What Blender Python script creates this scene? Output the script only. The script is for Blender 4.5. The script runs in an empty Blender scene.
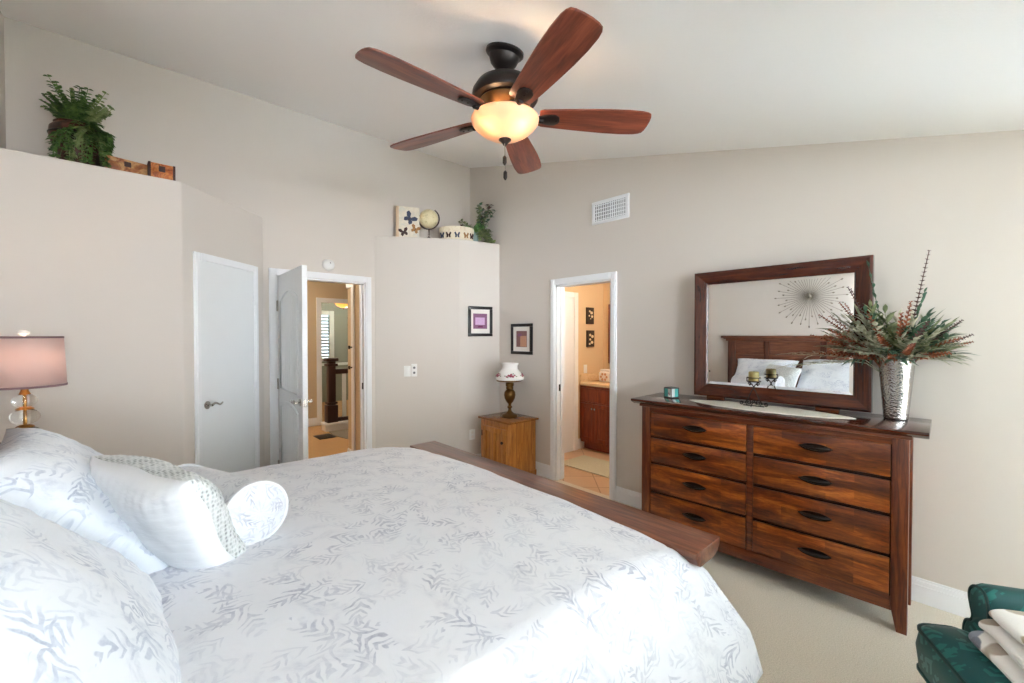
import bpy, bmesh, math, random
from mathutils import Matrix, Vector, noise
PI = math.pi
sc = bpy.context.scene
COL = sc.collection

# ------------------------------------------------------------------ camera, world, light, exposure
YAW = 42.353
cam_d = bpy.data.cameras.new('camera'); cam = bpy.data.objects.new('camera', cam_d); COL.objects.link(cam)
cam_d.sensor_width = 36.0; cam_d.lens = 36.0 * 430 / 1024; cam_d.clip_start = 0.02
cam.location = (0, 0, 1.515)
cam.rotation_euler = (math.radians(90 - 0.866), 0, -math.radians(YAW))
sc.camera = cam
sc.view_settings.view_transform = 'Standard'; sc.view_settings.look = 'None'
sc.view_settings.exposure = 0.45; sc.view_settings.gamma = 1.0; sc.view_settings.use_curve_mapping = False
sc.cycles.use_denoising = True
sc.cycles.max_bounces = 12; sc.cycles.diffuse_bounces = 8; sc.cycles.glossy_bounces = 5
sc.cycles.transmission_bounces = 8; sc.cycles.sample_clamp_indirect = 60.0
sc.cycles.caustics_reflective = False; sc.cycles.caustics_refractive = False

world = bpy.data.worlds.new('daylight'); sc.world = world; world.use_nodes = True
wn = world.node_tree.nodes; wl = world.node_tree.links
wbg = wn['Background']; wbg.inputs['Color'].default_value = (0.80, 0.90, 1.0, 1); wbg.inputs['Strength'].default_value = 0.9

def area(name, loc, rot, sx, sy, power, col):
    d = bpy.data.lights.new(name, 'AREA'); d.shape = 'RECTANGLE'; d.size = sx; d.size_y = sy; d.energy = power; d.color = col
    o = bpy.data.objects.new(name, d); COL.objects.link(o); o.location = loc; o.rotation_euler = rot
    return o
def point(name, loc, power, col, r=0.03):
    d = bpy.data.lights.new(name, 'POINT'); d.energy = power; d.color = col; d.shadow_soft_size = r
    o = bpy.data.objects.new(name, d); COL.objects.link(o); o.location = loc
    return o
# daylight through the bedroom windows behind the camera, and through the far window of the landing room
area('daylight_bedroom', (1.5, -17.0, 0.9), (PI/2, 0, 0), 8.0, 4.0, 2750, (0.91, 0.945, 1.0))
def aim(p, q): return (Vector(q)-Vector(p)).to_track_quat('-Z', 'Y').to_euler()
area('side_fill_left', (-8.6, -15.5, 0.6), aim((-8.6, -15.5, 0.6), (-0.56, -3.1, 1.3)), 4.5, 4.0, 2100, (0.84, 0.92, 1.0))  # added fill through an unseen side window, brightens the right wall
area('side_fill_right', (11.5, -9.5, 0.7), aim((11.5, -9.5, 0.7), (3.35, -3.1, 1.3)), 6.0, 4.0, 2300, (0.90, 0.95, 1.0))  # added fill from the opposite side, brightens the bed and pillows
# added upward area light in place of sunlit ground, to brighten the ceiling
area('ground_bounce_fill', (1.4, -13.0, -3.0), (PI, 0, 0), 14.0, 8.0, 31000, (0.73, 0.88, 1.0))
# sunlight falling through the bedroom windows onto the carpet behind the camera
sun_d = bpy.data.lights.new('sun', 'SUN'); sun_d.energy = 150; sun_d.angle = math.radians(1.0); sun_d.color = (0.69, 0.85, 1.0)
sun = bpy.data.objects.new('sun', sun_d); COL.objects.link(sun); sun.location = (1, -9, 8); sun.rotation_euler = (math.radians(90-50), 0, math.radians(6))
area('daylight_landing', (3.3, 10.3, 1.5), (-PI/2, 0, 0), 0.9, 1.3, 6, (0.75, 0.9, 1.0))
point('bathroom_lamp', (4.35, 2.5, 2.05), 23, (1.0, 0.92, 0.80), 0.1)
point('hall_lamp', (1.3, 6.2, 2.35), 38, (1.0, 0.88, 0.72), 0.1)
point('landing_lamp', (3.6, 8.9, 1.95), 26, (1.0, 0.92, 0.78), 0.1)

# ------------------------------------------------------------------ materials
def lin(c):
    return tuple(((x/255)/12.92 if x/255 <= 0.04045 else ((x/255+0.055)/1.055)**2.4) for x in c) + (1,)
class NT:
    def __init__(s, name, **kw):
        s.m = bpy.data.materials.new(name); s.m.use_nodes = True
        s.t = s.m.node_tree; s.b = s.t.nodes['Principled BSDF']
        for k, v in kw.items(): s.b.inputs[k.replace('_', ' ')].default_value = v
    def n(s, typ, **props):
        x = s.t.nodes.new(typ)
        for k, v in props.items(): setattr(x, k, v)
        return x
    def link(s, a, b): s.t.links.new(a, b)
    def inp(s, node, key, val):
        if isinstance(val, bpy.types.NodeSocket): s.link(val, node.inputs[key])
        else: node.inputs[key].default_value = val
    def math(s, op, a, b=0.0, c=0.0, clamp=False):
        x = s.n('ShaderNodeMath', operation=op, use_clamp=clamp)
        s.inp(x, 0, a); s.inp(x, 1, b); s.inp(x, 2, c)
        return x.outputs[0]
    def vmath(s, op, a, b=(0,0,0)):
        x = s.n('ShaderNodeVectorMath', operation=op); s.inp(x, 0, a); s.inp(x, 1, b); return x.outputs[0]
    def coord(s, kind='Object', scale=(1,1,1), rot=(0,0,0), loc=(0,0,0)):
        tc = s.n('ShaderNodeTexCoord'); mp = s.n('ShaderNodeMapping')
        mp.inputs['Scale'].default_value = scale; mp.inputs['Rotation'].default_value = rot; mp.inputs['Location'].default_value = loc
        s.link(tc.outputs[kind], mp.inputs['Vector']); return mp.outputs[0]
    def noise(s, vec, scale=5, detail=3, rough=0.5, dist=0.0):
        x = s.n('ShaderNodeTexNoise'); s.link(vec, x.inputs['Vector'])
        x.inputs['Scale'].default_value = scale; x.inputs['Detail'].default_value = detail
        x.inputs['Roughness'].default_value = rough; x.inputs['Distortion'].default_value = dist
        return x.outputs['Fac']
    def ramp(s, fac, stops):
        x = s.n('ShaderNodeValToRGB'); e = x.color_ramp.elements
        while len(e) < len(stops): e.new(0.5)
        for q, (p, c) in zip(e, stops): q.position = p; q.color = c if len(c) == 4 else lin(c)
        s.inp(x, 'Fac', fac); return x.outputs['Color']
    def mix(s, fac, a, b, blend='MIX'):
        x = s.n('ShaderNodeMix', data_type='RGBA', blend_type=blend)
        s.inp(x, 0, fac); s.inp(x, 6, a); s.inp(x, 7, b); return x.outputs[2]
    def step(s, v, lo, hi):
        x = s.n('ShaderNodeMapRange', interpolation_type='SMOOTHSTEP')
        s.inp(x, 0, v); s.inp(x, 1, lo); s.inp(x, 2, hi); return x.outputs[0]
    def bump(s, h, strength=0.2, dist=0.01):
        x = s.n('ShaderNodeBump'); x.inputs['Strength'].default_value = strength; x.inputs['Distance'].default_value = dist
        s.link(h, x.inputs['Height']); s.link(x.outputs[0], s.b.inputs['Normal'])
    def color(s, c): s.inp(s.b, 'Base Color', c)

def plain(name, rgb, rough=0.5, metal=0.0, var=0.06, bump=0.0, bscale=200, **kw):
    q = NT(name, Roughness=rough, Metallic=metal, **kw)
    v = q.coord(); n = q.noise(v, 6, 2)
    c = lin(rgb); d = tuple(x*(1-var) for x in c[:3]) + (1,)
    q.color(q.ramp(n, [(0.35, d), (0.65, c)]))
    if bump: q.bump(q.noise(v, bscale, 2), bump, 0.004)
    return q.m

def wood(name, dark, mid, light, axis='Y', rough=0.32, block=None, fine=1.0, coat=0.15):
    """grain runs along AXIS in object space; BLOCK adds glued-stave tone changes"""
    q = NT(name, Roughness=rough, Coat_Weight=coat, Coat_Roughness=0.15)
    v = q.coord(); sp = q.n('ShaderNodeSeparateXYZ'); q.link(v, sp.inputs[0])
    o = {a: sp.outputs[i] for i, a in enumerate('XYZ')}
    others = [a for a in 'XYZ' if a != axis]
    u = o[axis]; w = q.math('ADD', o[others[0]], q.math('MULTIPLY', o[others[1]], 1.0))
    cb = q.n('ShaderNodeCombineXYZ'); q.link(q.math('MULTIPLY', u, 0.12 if not block else 0.22), cb.inputs[0]); q.link(w, cb.inputs[1]); q.link(q.math('SUBTRACT', o[others[0]], o[others[1]]), cb.inputs[2])
    g1 = q.noise(cb.outputs[0], (28 if not block else 15)*fine, 5, 0.62, 0.8)
    g2 = q.noise(cb.outputs[0], 150*fine, 2, 0.5)
    f = q.math('ADD', q.math('MULTIPLY', g1, 0.8), q.math('MULTIPLY', g2, 0.2))
    col = q.ramp(f, [(0.32, dark), (0.5, mid), (0.70, light)])
    if block:
        br = q.n('ShaderNodeTexBrick'); c2 = q.n('ShaderNodeCombineXYZ'); q.link(u, c2.inputs[0]); q.link(w, c2.inputs[1])
        q.link(c2.outputs[0], br.inputs['Vector'])
        for k, x in dict(Scale=1.0, **{'Mortar Size': 0.0, 'Bias': 0.0, 'Brick Width': block[0], 'Row Height': block[1]}).items(): br.inputs[k].default_value = x
        br.inputs['Color1'].default_value = (0.50, 0.44, 0.42, 1); br.inputs['Color2'].default_value = (1.30, 1.30, 1.25, 1)
        br.offset = 0.37
        col = q.mix(1.0, col, br.outputs['Color'], 'MULTIPLY')
    q.color(col); q.bump(g2, 0.06, 0.002)
    return q.m

def sprigs(q, uv, scale, L=0.46, W=0.24, freq=34, seed=0.0, lo=-0.25, dens=0.8, taper=0.9, soft=0.5, slant=0.9):
    """fern sprays scattered over UV: one to each Voronoi cell, turned at random"""
    v = q.vmath('ADD', q.vmath('MULTIPLY', uv, (scale, scale, 0)), (seed*7.3, seed*3.1, 0))
    vo = q.n('ShaderNodeTexVoronoi', voronoi_dimensions='2D'); q.link(v, vo.inputs['Vector'])
    vo.inputs['Scale'].default_value = 1.0; vo.inputs['Randomness'].default_value = 0.75
    loc = q.vmath('SUBTRACT', v, vo.outputs['Position'])
    cs = q.n('ShaderNodeSeparateColor'); q.link(vo.outputs['Color'], cs.inputs[0])
    ro = q.n('ShaderNodeVectorRotate', rotation_type='Z_AXIS'); q.link(loc, ro.inputs['Vector']); q.link(q.math('MULTIPLY', cs.outputs[0], 6.283), ro.inputs['Angle'])
    s = q.n('ShaderNodeSeparateXYZ'); q.link(ro.outputs[0], s.inputs[0])
    y = s.outputs[1]; x = q.math('ADD', s.outputs[0], q.math('MULTIPLY', q.math('MULTIPLY', y, y), 0.5))
    ax = q.math('ABSOLUTE', x)
    t = q.math('DIVIDE', y, L)
    wd = q.math('MULTIPLY', q.math('SUBTRACT', 1.0, q.math('MULTIPLY', t, t)), W)
    wd = q.math('MULTIPLY', wd, q.math('SUBTRACT', 1.0, q.math('MULTIPLY', t, 0.35)))
    ins = q.step(q.math('SUBTRACT', wd, ax), 0.0, 0.05)
    st = q.math('SINE', q.math('MULTIPLY', q.math('SUBTRACT', y, q.math('MULTIPLY', ax, slant)), freq))
    tip = q.math('MULTIPLY', q.math('DIVIDE', ax, q.math('MAXIMUM', wd, 0.02)), taper)
    leaf = q.step(q.math('SUBTRACT', st, tip), lo, lo + soft)
    on = q.math('LESS_THAN', cs.outputs[1], dens)
    return q.math('MULTIPLY', q.math('MULTIPLY', ins, leaf), on)

def bedding(name, base=(229, 232, 240), ink=(146, 154, 180), strength=0.75, scale=7.0, blot=0.5):
    q = NT(name, Roughness=0.85, Sheen_Weight=0.2)
    uv = q.coord('UV')
    wob = q.n('ShaderNodeTexNoise'); q.link(uv, wob.inputs['Vector']); wob.inputs['Scale'].default_value = 11
    uvw = q.vmath('ADD', uv, q.vmath('MULTIPLY', wob.outputs['Color'], (0.085, 0.085, 0)))
    a = sprigs(q, uvw, scale, seed=1.0, freq=29, L=0.56, W=0.27, lo=-0.55, dens=0.95, soft=0.9, slant=1.35); b = sprigs(q, uvw, scale*1.29, seed=5.0, freq=25, L=0.58, W=0.26, lo=-0.5, dens=0.95, soft=0.9, slant=1.2)
    m = q.math('MAXIMUM', a, q.math('MULTIPLY', b, 0.8))
    patch = q.step(q.noise(uv, 4.5, 3, 0.6), 0.36, 0.66)
    brush = q.step(q.noise(uv, 42, 3, 0.7), 0.30, 0.72)
    m = q.math('MULTIPLY', q.math('MULTIPLY', m, q.math('MULTIPLY_ADD', patch, 0.75, 0.25)), q.math('MULTIPLY_ADD', brush, 0.6, 0.4))
    wash = q.math('MULTIPLY', q.step(q.noise(uv, 7.5, 5, 0.62, 1.5), 0.50, 0.76), blot)
    m = q.math('MULTIPLY', q.math('MAXIMUM', m, q.math('MULTIPLY', wash, q.math('MULTIPLY_ADD', brush, 0.7, 0.3))), strength, clamp=True)
    q.color(q.mix(m, lin(base), lin(ink)))
    wr = q.n('ShaderNodeTexNoise'); q.link(q.vmath('MULTIPLY', uv, (1.0, 2.2, 0)), wr.inputs['Vector']); wr.inputs['Scale'].default_value = 13; wr.inputs['Detail'].default_value = 4
    wr.inputs['Distortion'].default_value = 0.9
    q.bump(wr.outputs['Fac'], 0.22, 0.02)
    return q.m

M = {}
def wallpaint(name, rgb, bump=0.10):
    q = NT(name, Roughness=0.9); v = q.coord()
    q.color(lin(rgb)); q.bump(q.noise(v, 90, 3, 0.6), bump, 0.003); return q.m
M['wall'] = wallpaint('greige_wall_paint', (213, 206, 199))
M['ceil'] = wallpaint('textured_white_ceiling_paint', (246, 246, 246), 0.35)
M['white'] = plain('white_trim_paint', (238, 240, 243), 0.35, var=0.015)
M['door'] = plain('white_door_paint', (234, 237, 239), 0.4, var=0.01)
M['hallwall'] = wallpaint('tan_hall_paint', (205, 186, 156))
M['greenwall'] = wallpaint('sage_room_paint', (150, 158, 146))
M['bathwall'] = wallpaint('peach_bath_paint', (222, 196, 158))
q = NT('beige_carpet', Roughness=0.95, Sheen_Weight=0.3); v = q.coord()
n1 = q.noise(v, 170, 2, 0.7); q.color(q.ramp(n1, [(0.3, (202, 192, 172)), (0.7, (234, 225, 208))])); q.bump(n1, 0.6, 0.01); M['carpet'] = q.m
q = NT('tan_hall_carpet', Roughness=0.95); v = q.coord()
n1 = q.noise(v, 130, 2, 0.7); q.color(q.ramp(n1, [(0.3, (190, 152, 108)), (0.7, (212, 178, 134))])); q.bump(n1, 0.5, 0.01); M['hallcarpet'] = q.m
q = NT('terracotta_tile', Roughness=0.35); v = q.coord(rot=(0, 0, PI/4))
br = q.n('ShaderNodeTexBrick'); q.link(v, br.inputs['Vector']); br.offset = 0.0
for k, x in {'Scale': 1.0, 'Mortar Size': 0.006, 'Brick Width': 0.33, 'Row Height': 0.33, 'Bias': 0.0}.items(): br.inputs[k].default_value = x
br.inputs['Color1'].default_value = lin((206, 176, 144)); br.inputs['Color2'].default_value = lin((194, 162, 130)); br.inputs['Mortar'].default_value = lin((150, 116, 88))
q.color(q.mix(q.math('MULTIPLY', q.noise(v, 9, 4), 0.35), br.outputs['Color'], lin((226, 190, 150)))); M['tile'] = q.m
DK, MD, LT = (56, 20, 8), (126, 60, 20), (190, 110, 42)
M['wood_y'] = wood('cherry_staves_horizontal', DK, MD, LT, 'Y', 0.28, (0.34, 0.045))
M['wood_z'] = wood('cherry_grain_vertical', (46, 16, 8), (96, 42, 18), (140, 74, 32), 'Z', 0.3)
M['wood_rail'] = wood('cherry_grain_horizontal', (46, 16, 8), (98, 44, 18), (144, 76, 32), 'Y', 0.3)
M['wood_top'] = wood('cherry_polished_top', (36, 14, 9), (66, 28, 16), (98, 46, 24), 'Y', 0.16, coat=0.5)
M['wood_frame'] = wood('mirror_frame_wood', (40, 13, 7), (74, 30, 14), (104, 48, 22), 'Y', 0.25)
M['wood_frame_z'] = wood('mirror_frame_wood_upright', (40, 13, 7), (74, 30, 14), (104, 48, 22), 'Z', 0.25)
M['gap'] = plain('dark_recess_wood', (24, 10, 6), 0.7)
M['bed_y'] = wood('bed_wood_across', (66, 34, 22), (112, 64, 44), (146, 92, 64), 'Y', 0.28, coat=0.3)
M['bed_z'] = wood('bed_wood_upright', (46, 20, 12), (82, 38, 22), (112, 58, 34), 'Z', 0.3)
M['bed_x'] = wood('bed_wood_lengthwise', (46, 20, 12), (82, 38, 22), (112, 58, 34), 'X', 0.3)
M['oak_z'] = wood('honey_oak_upright', (132, 76, 26), (176, 112, 46), (204, 146, 72), 'Z', 0.35)
M['oak_y'] = wood('honey_oak_top', (112, 64, 28), (148, 92, 44), (178, 122, 66), 'Y', 0.25)
M['vanity'] = wood('vanity_cherry', (92, 34, 14), (128, 54, 24), (152, 72, 34), 'Z', 0.35)
M['blade'] = wood('fan_blade_walnut', (74, 30, 20), (116, 54, 37), (144, 76, 52), 'X', 0.4, fine=0.8)
M['newel'] = plain('dark_espresso_wood', (58, 32, 28), 0.35)
M['bronze'] = plain('oil_rubbed_bronze', (52, 46, 44), 0.38, 0.75)
M['bronze_warm'] = plain('antique_brass_band', (120, 92, 60), 0.35, 0.85)
M['pull'] = plain('dark_iron_pull', (34, 26, 22), 0.38, 0.7)
M['iron'] = plain('wrought_iron', (48, 42, 40), 0.45, 0.7)
M['champagne'] = plain('champagne_metal', (150, 142, 128), 0.4, 0.6)
M['nickel'] = plain('satin_nickel', (190, 186, 178), 0.25, 1.0)
M['brass'] = plain('aged_brass', (168, 124, 66), 0.28, 1.0)
M['oldbrass'] = plain('antique_brass_lamp_metal', (112, 82, 44), 0.3, 0.95)
M['black'] = plain('black_lacquer', (22, 20, 20), 0.3)
M['matboard'] = plain('cream_mat_board', (236, 230, 224), 0.8)
M['plastic'] = plain('white_plastic', (238, 238, 236), 0.4, var=0.01)
M['greyslot'] = plain('grey_slot', (120, 120, 122), 0.6)
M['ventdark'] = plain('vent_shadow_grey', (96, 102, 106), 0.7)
q = NT('mirror_silver', Roughness=0.0, Metallic=1.0); q.color((0.90, 0.91, 0.90, 1)); M['mirror'] = q.m
q = NT('hammered_silver', Roughness=0.22, Metallic=1.0); v = q.coord()
q.color(lin((188, 186, 184))); vo = q.n('ShaderNodeTexVoronoi'); q.link(v, vo.inputs['Vector']); vo.inputs['Scale'].default_value = 110
q.bump(vo.outputs['Distance'], 0.5, 0.003); M['hammered'] = q.m
q = NT('clear_crystal', Roughness=0.02, IOR=1.45); q.b.inputs['Transmission Weight'].default_value = 1.0; q.color((0.97, 0.97, 0.95, 1)); M['crystal'] = q.m
def glow_cloth(name, rgb, trans, rough=0.8):
    q = NT(name, Roughness=rough); v = q.coord(); q.color(lin(rgb))
    tr = q.n('ShaderNodeBsdfTranslucent'); tr.inputs['Color'].default_value = lin(rgb); mx = q.n('ShaderNodeMixShader'); mx.inputs[0].default_value = trans
    q.link(q.b.outputs[0], mx.inputs[1]); q.link(tr.outputs[0], mx.inputs[2]); q.link(mx.outputs[0], q.t.nodes['Material Output'].inputs['Surface'])
    q.bump(q.noise(v, 260, 2), 0.15, 0.002); return q.m
M['shade'] = glow_cloth('mauve_linen_shade', (216, 194, 188), 0.35)
M['shade_trim'] = plain('mauve_shade_binding', (126, 98, 100), 0.7)
M['bowl'] = glow_cloth('alabaster_glass', (236, 208, 184), 0.42, 0.3)
q = NT('lit_amber_glass', Roughness=0.4); q.color(lin((240, 180, 100))); q.b.inputs['Emission Color'].default_value = lin((255, 180, 84)); q.b.inputs['Emission Strength'].default_value = 1.1; M['amber'] = q.m
M['duvet'] = bedding('leaf_print_duvet', blot=0.5, strength=0.8)
M['sham'] = bedding('leaf_print_sham', (228, 234, 242), (134, 150, 180), 0.85, 6.4, 0.75)
M['bolster'] = bedding('leaf_print_bolster', (226, 230, 237), (150, 154, 178), 0.8, 9.0, 0.4)
q = NT('plain_white_cotton', Roughness=0.85); uv = q.coord('UV'); q.color(lin((238, 241, 244)))
q.bump(q.noise(q.vmath('MULTIPLY', uv, (3, 12, 0)), 3, 3), 0.35, 0.02); M['cotton'] = q.m
q = NT('silver_sequin_cloth', Roughness=0.45); uv = q.coord('Object'); vo = q.n('ShaderNodeTexVoronoi'); q.link(uv, vo.inputs['Vector']); vo.inputs['Scale'].default_value = 75; vo.inputs['Randomness'].default_value = 0.35
q.color(q.ramp(vo.outputs['Distance'], [(0.12, (150, 158, 158)), (0.34, (206, 212, 212)), (0.6, (230, 234, 234))])); q.bump(vo.outputs['Distance'], 0.8, 0.01); M['sequin'] = q.m
q = NT('green_damask', Roughness=0.42, Sheen_Weight=0.05); uv = q.coord('Object')
sx = q.n('ShaderNodeSeparateXYZ'); q.link(uv, sx.inputs[0]); cx = q.n('ShaderNodeCombineXYZ')
q.link(q.math('ADD', sx.outputs[0], q.math('MULTIPLY', sx.outputs[2], 0.35)), cx.inputs[0]); q.link(q.math('ADD', sx.outputs[1], q.math('MULTIPLY', sx.outputs[2], 0.8)), cx.inputs[1])
m1 = sprigs(q, cx.outputs[0], 10.0, seed=2.0, freq=20, W=0.3, lo=-0.5, taper=0.3); m2 = sprigs(q, cx.outputs[0], 13.5, seed=8.0, freq=16, W=0.3, lo=-0.5, taper=0.3)
mm = q.math('MAXIMUM', m1, m2); q.color(q.mix(mm, lin((0, 74, 74)), lin((12, 106, 102)))); q.inp(q.b, 'Roughness', q.math('MULTIPLY_ADD', mm, -0.14, 0.50)); M['damask'] = q.m
M['welt'] = plain('dark_green_welt', (2, 52, 50), 0.5)
q = NT('butterfly_throw', Roughness=0.9, Sheen_Weight=0.3); v = q.coord('Object')
vo = q.n('ShaderNodeTexVoronoi'); q.link(v, vo.inputs['Vector']); vo.inputs['Scale'].default_value = 11.0
blob = q.step(q.math('ADD', vo.outputs['Distance'], q.math('MULTIPLY', q.noise(v, 16, 2), 0.3)), 0.66, 0.58)
cs = q.n('ShaderNodeSeparateColor'); q.link(vo.outputs['Color'], cs.inputs[0])
q.color(q.mix(q.math('MULTIPLY', blob, q.math('LESS_THAN', cs.outputs[1], 0.8)), lin((240, 238, 234)), q.ramp(cs.outputs[0], [(0.35, (118, 124, 138)), (0.5, (186, 168, 142)), (0.7, (140, 148, 164))]))); q.bump(q.noise(v, 150, 2), 0.3, 0.004); M['throw'] = q.m
def leafmat(name, a, b, rough=0.55):
    q = NT(name, Roughness=rough); v = q.coord(); q.color(q.ramp(q.noise(v, 30, 2), [(0.35, a), (0.65, b)])); return q.m
M['fern'] = leafmat('fern_green', (52, 84, 38), (104, 138, 68))
M['fern2'] = leafmat('light_fern_green', (106, 128, 70), (150, 164, 108))
M['sage'] = leafmat('sage_leaf', (146, 152, 124), (206, 202, 180))
M['olive'] = leafmat('olive_leaf', (98, 114, 78), (150, 158, 116))
M['dark_leaf'] = leafmat('dark_green_leaf', (48, 82, 62), (84, 116, 88))
M['rust'] = leafmat('rust_eucalyptus', (112, 58, 38), (168, 98, 62))
M['plum'] = leafmat('plum_eucalyptus', (70, 46, 46), (104, 74, 66))
M['stem'] = plain('brown_stem', (96, 74, 52), 0.7)
q = NT('rust_urn_glaze', Roughness=0.4); v = q.coord(); q.color(q.ramp(q.noise(v, 14, 4, 0.6, 1), [(0.35, (46, 28, 22)), (0.6, (92, 50, 34)), (0.75, (120, 78, 52))])); M['urn'] = q.m
def mottled(name, cols, scale=12, kind='Object', rough=0.5):
    q = NT(name, Roughness=rough); v = q.coord(kind); f = q.noise(v, scale, 4, 0.6, 1.5)
    k = len(cols); q.color(q.ramp(f, [(0.3 + 0.4*i/(k-1), c) for i, c in enumerate(cols)])); return q.m
M['boxwood'] = mottled('aged_map_box', [(92, 48, 24), (150, 88, 44), (196, 150, 98), (120, 66, 34)], 11)
M['boxdark'] = plain('box_dark_leather', (62, 28, 22), 0.5)
M['boxamber'] = mottled('amber_tooled_box', [(110, 54, 24), (176, 92, 40), (206, 130, 62), (120, 60, 26)], 22)
M['bath_counter'] = mottled('beige_stone_counter', [(214, 186, 146), (228, 204, 168), (204, 172, 130)], 20, rough=0.2)
M['rug'] = mottled('pale_sage_rug', [(188, 188, 164), (204, 204, 184)], 60, rough=0.95)
M['lace'] = mottled('cream_lace', [(214, 208, 194), (240, 236, 226), (224, 218, 204)], 70, rough=0.9)
q = NT('olive_candle_wax', Roughness=0.45); v = q.coord(); q.color(q.ramp(q.noise(v, 18, 3), [(0.3, (132, 118, 60)), (0.7, (192, 178, 118))])); q.b.inputs['Subsurface Weight'].default_value = 0.15; M['wax'] = q.m
M['globe'] = mottled('antique_cream_globe', [(226, 212, 168), (238, 228, 190), (196, 180, 128)], 16, rough=0.3)
M['canvas_edge'] = plain('raw_canvas_edge', (226, 200, 168), 0.8)
M['hatbox'] = mottled('cream_hatbox_paper', [(230, 216, 190), (240, 230, 210), (224, 206, 178)], 16, rough=0.7)
M['tealglass'] = plain('pale_teal_ceramic', (148, 172, 166), 0.3)
M['milk'] = plain('milk_glass', (242, 240, 236), 0.25, var=0.02)
M['rose'] = plain('rose_decal', (164, 72, 92), 0.4)
M['leafdecal'] = plain('leaf_decal', (110, 126, 84), 0.4)
M['pic_brown'] = plain('brown_ink', (70, 44, 40), 0.7)
M['pic_blue'] = plain('slate_blue_ink', (64, 72, 96), 0.7)
M['pic_ochre'] = plain('ochre_ink', (164, 120, 72), 0.7)
M['pic_paper'] = mottled('aged_paper', [(232, 226, 212), (224, 214, 196), (206, 206, 200)], 14, rough=0.8)
M['art_mauve'] = mottled('mauve_print', [(96, 58, 86), (142, 96, 128), (120, 74, 104)], 60, rough=0.7)
M['art_lilac'] = mottled('lilac_print', [(196, 156, 196), (214, 176, 214)], 50, rough=0.7)
M['art_plum'] = plain('plum_print', (108, 34, 84), 0.7)
M['art_russet'] = mottled('russet_print', [(110, 78, 82), (146, 104, 100), (92, 66, 76)], 70, rough=0.7)
M['art_tan'] = mottled('tan_print', [(186, 134, 108), (204, 154, 124)], 50, rough=0.7)
M['teal_tile'] = plain('teal_glass_tile', (86, 178, 170), 0.15)
M['pewter'] = plain('pewter_frame', (84, 82, 80), 0.4, 0.6)
M['clearpane'] = plain('pale_pane', (206, 218, 214), 0.08)
M['shutter'] = plain('white_shutter', (226, 236, 232), 0.5)
q = NT('window_glass', Roughness=0.0, IOR=1.0); q.b.inputs['Transmission Weight'].default_value = 1.0; q.color((0.96, 0.99, 0.98, 1)); M['glass'] = q.m

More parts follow.
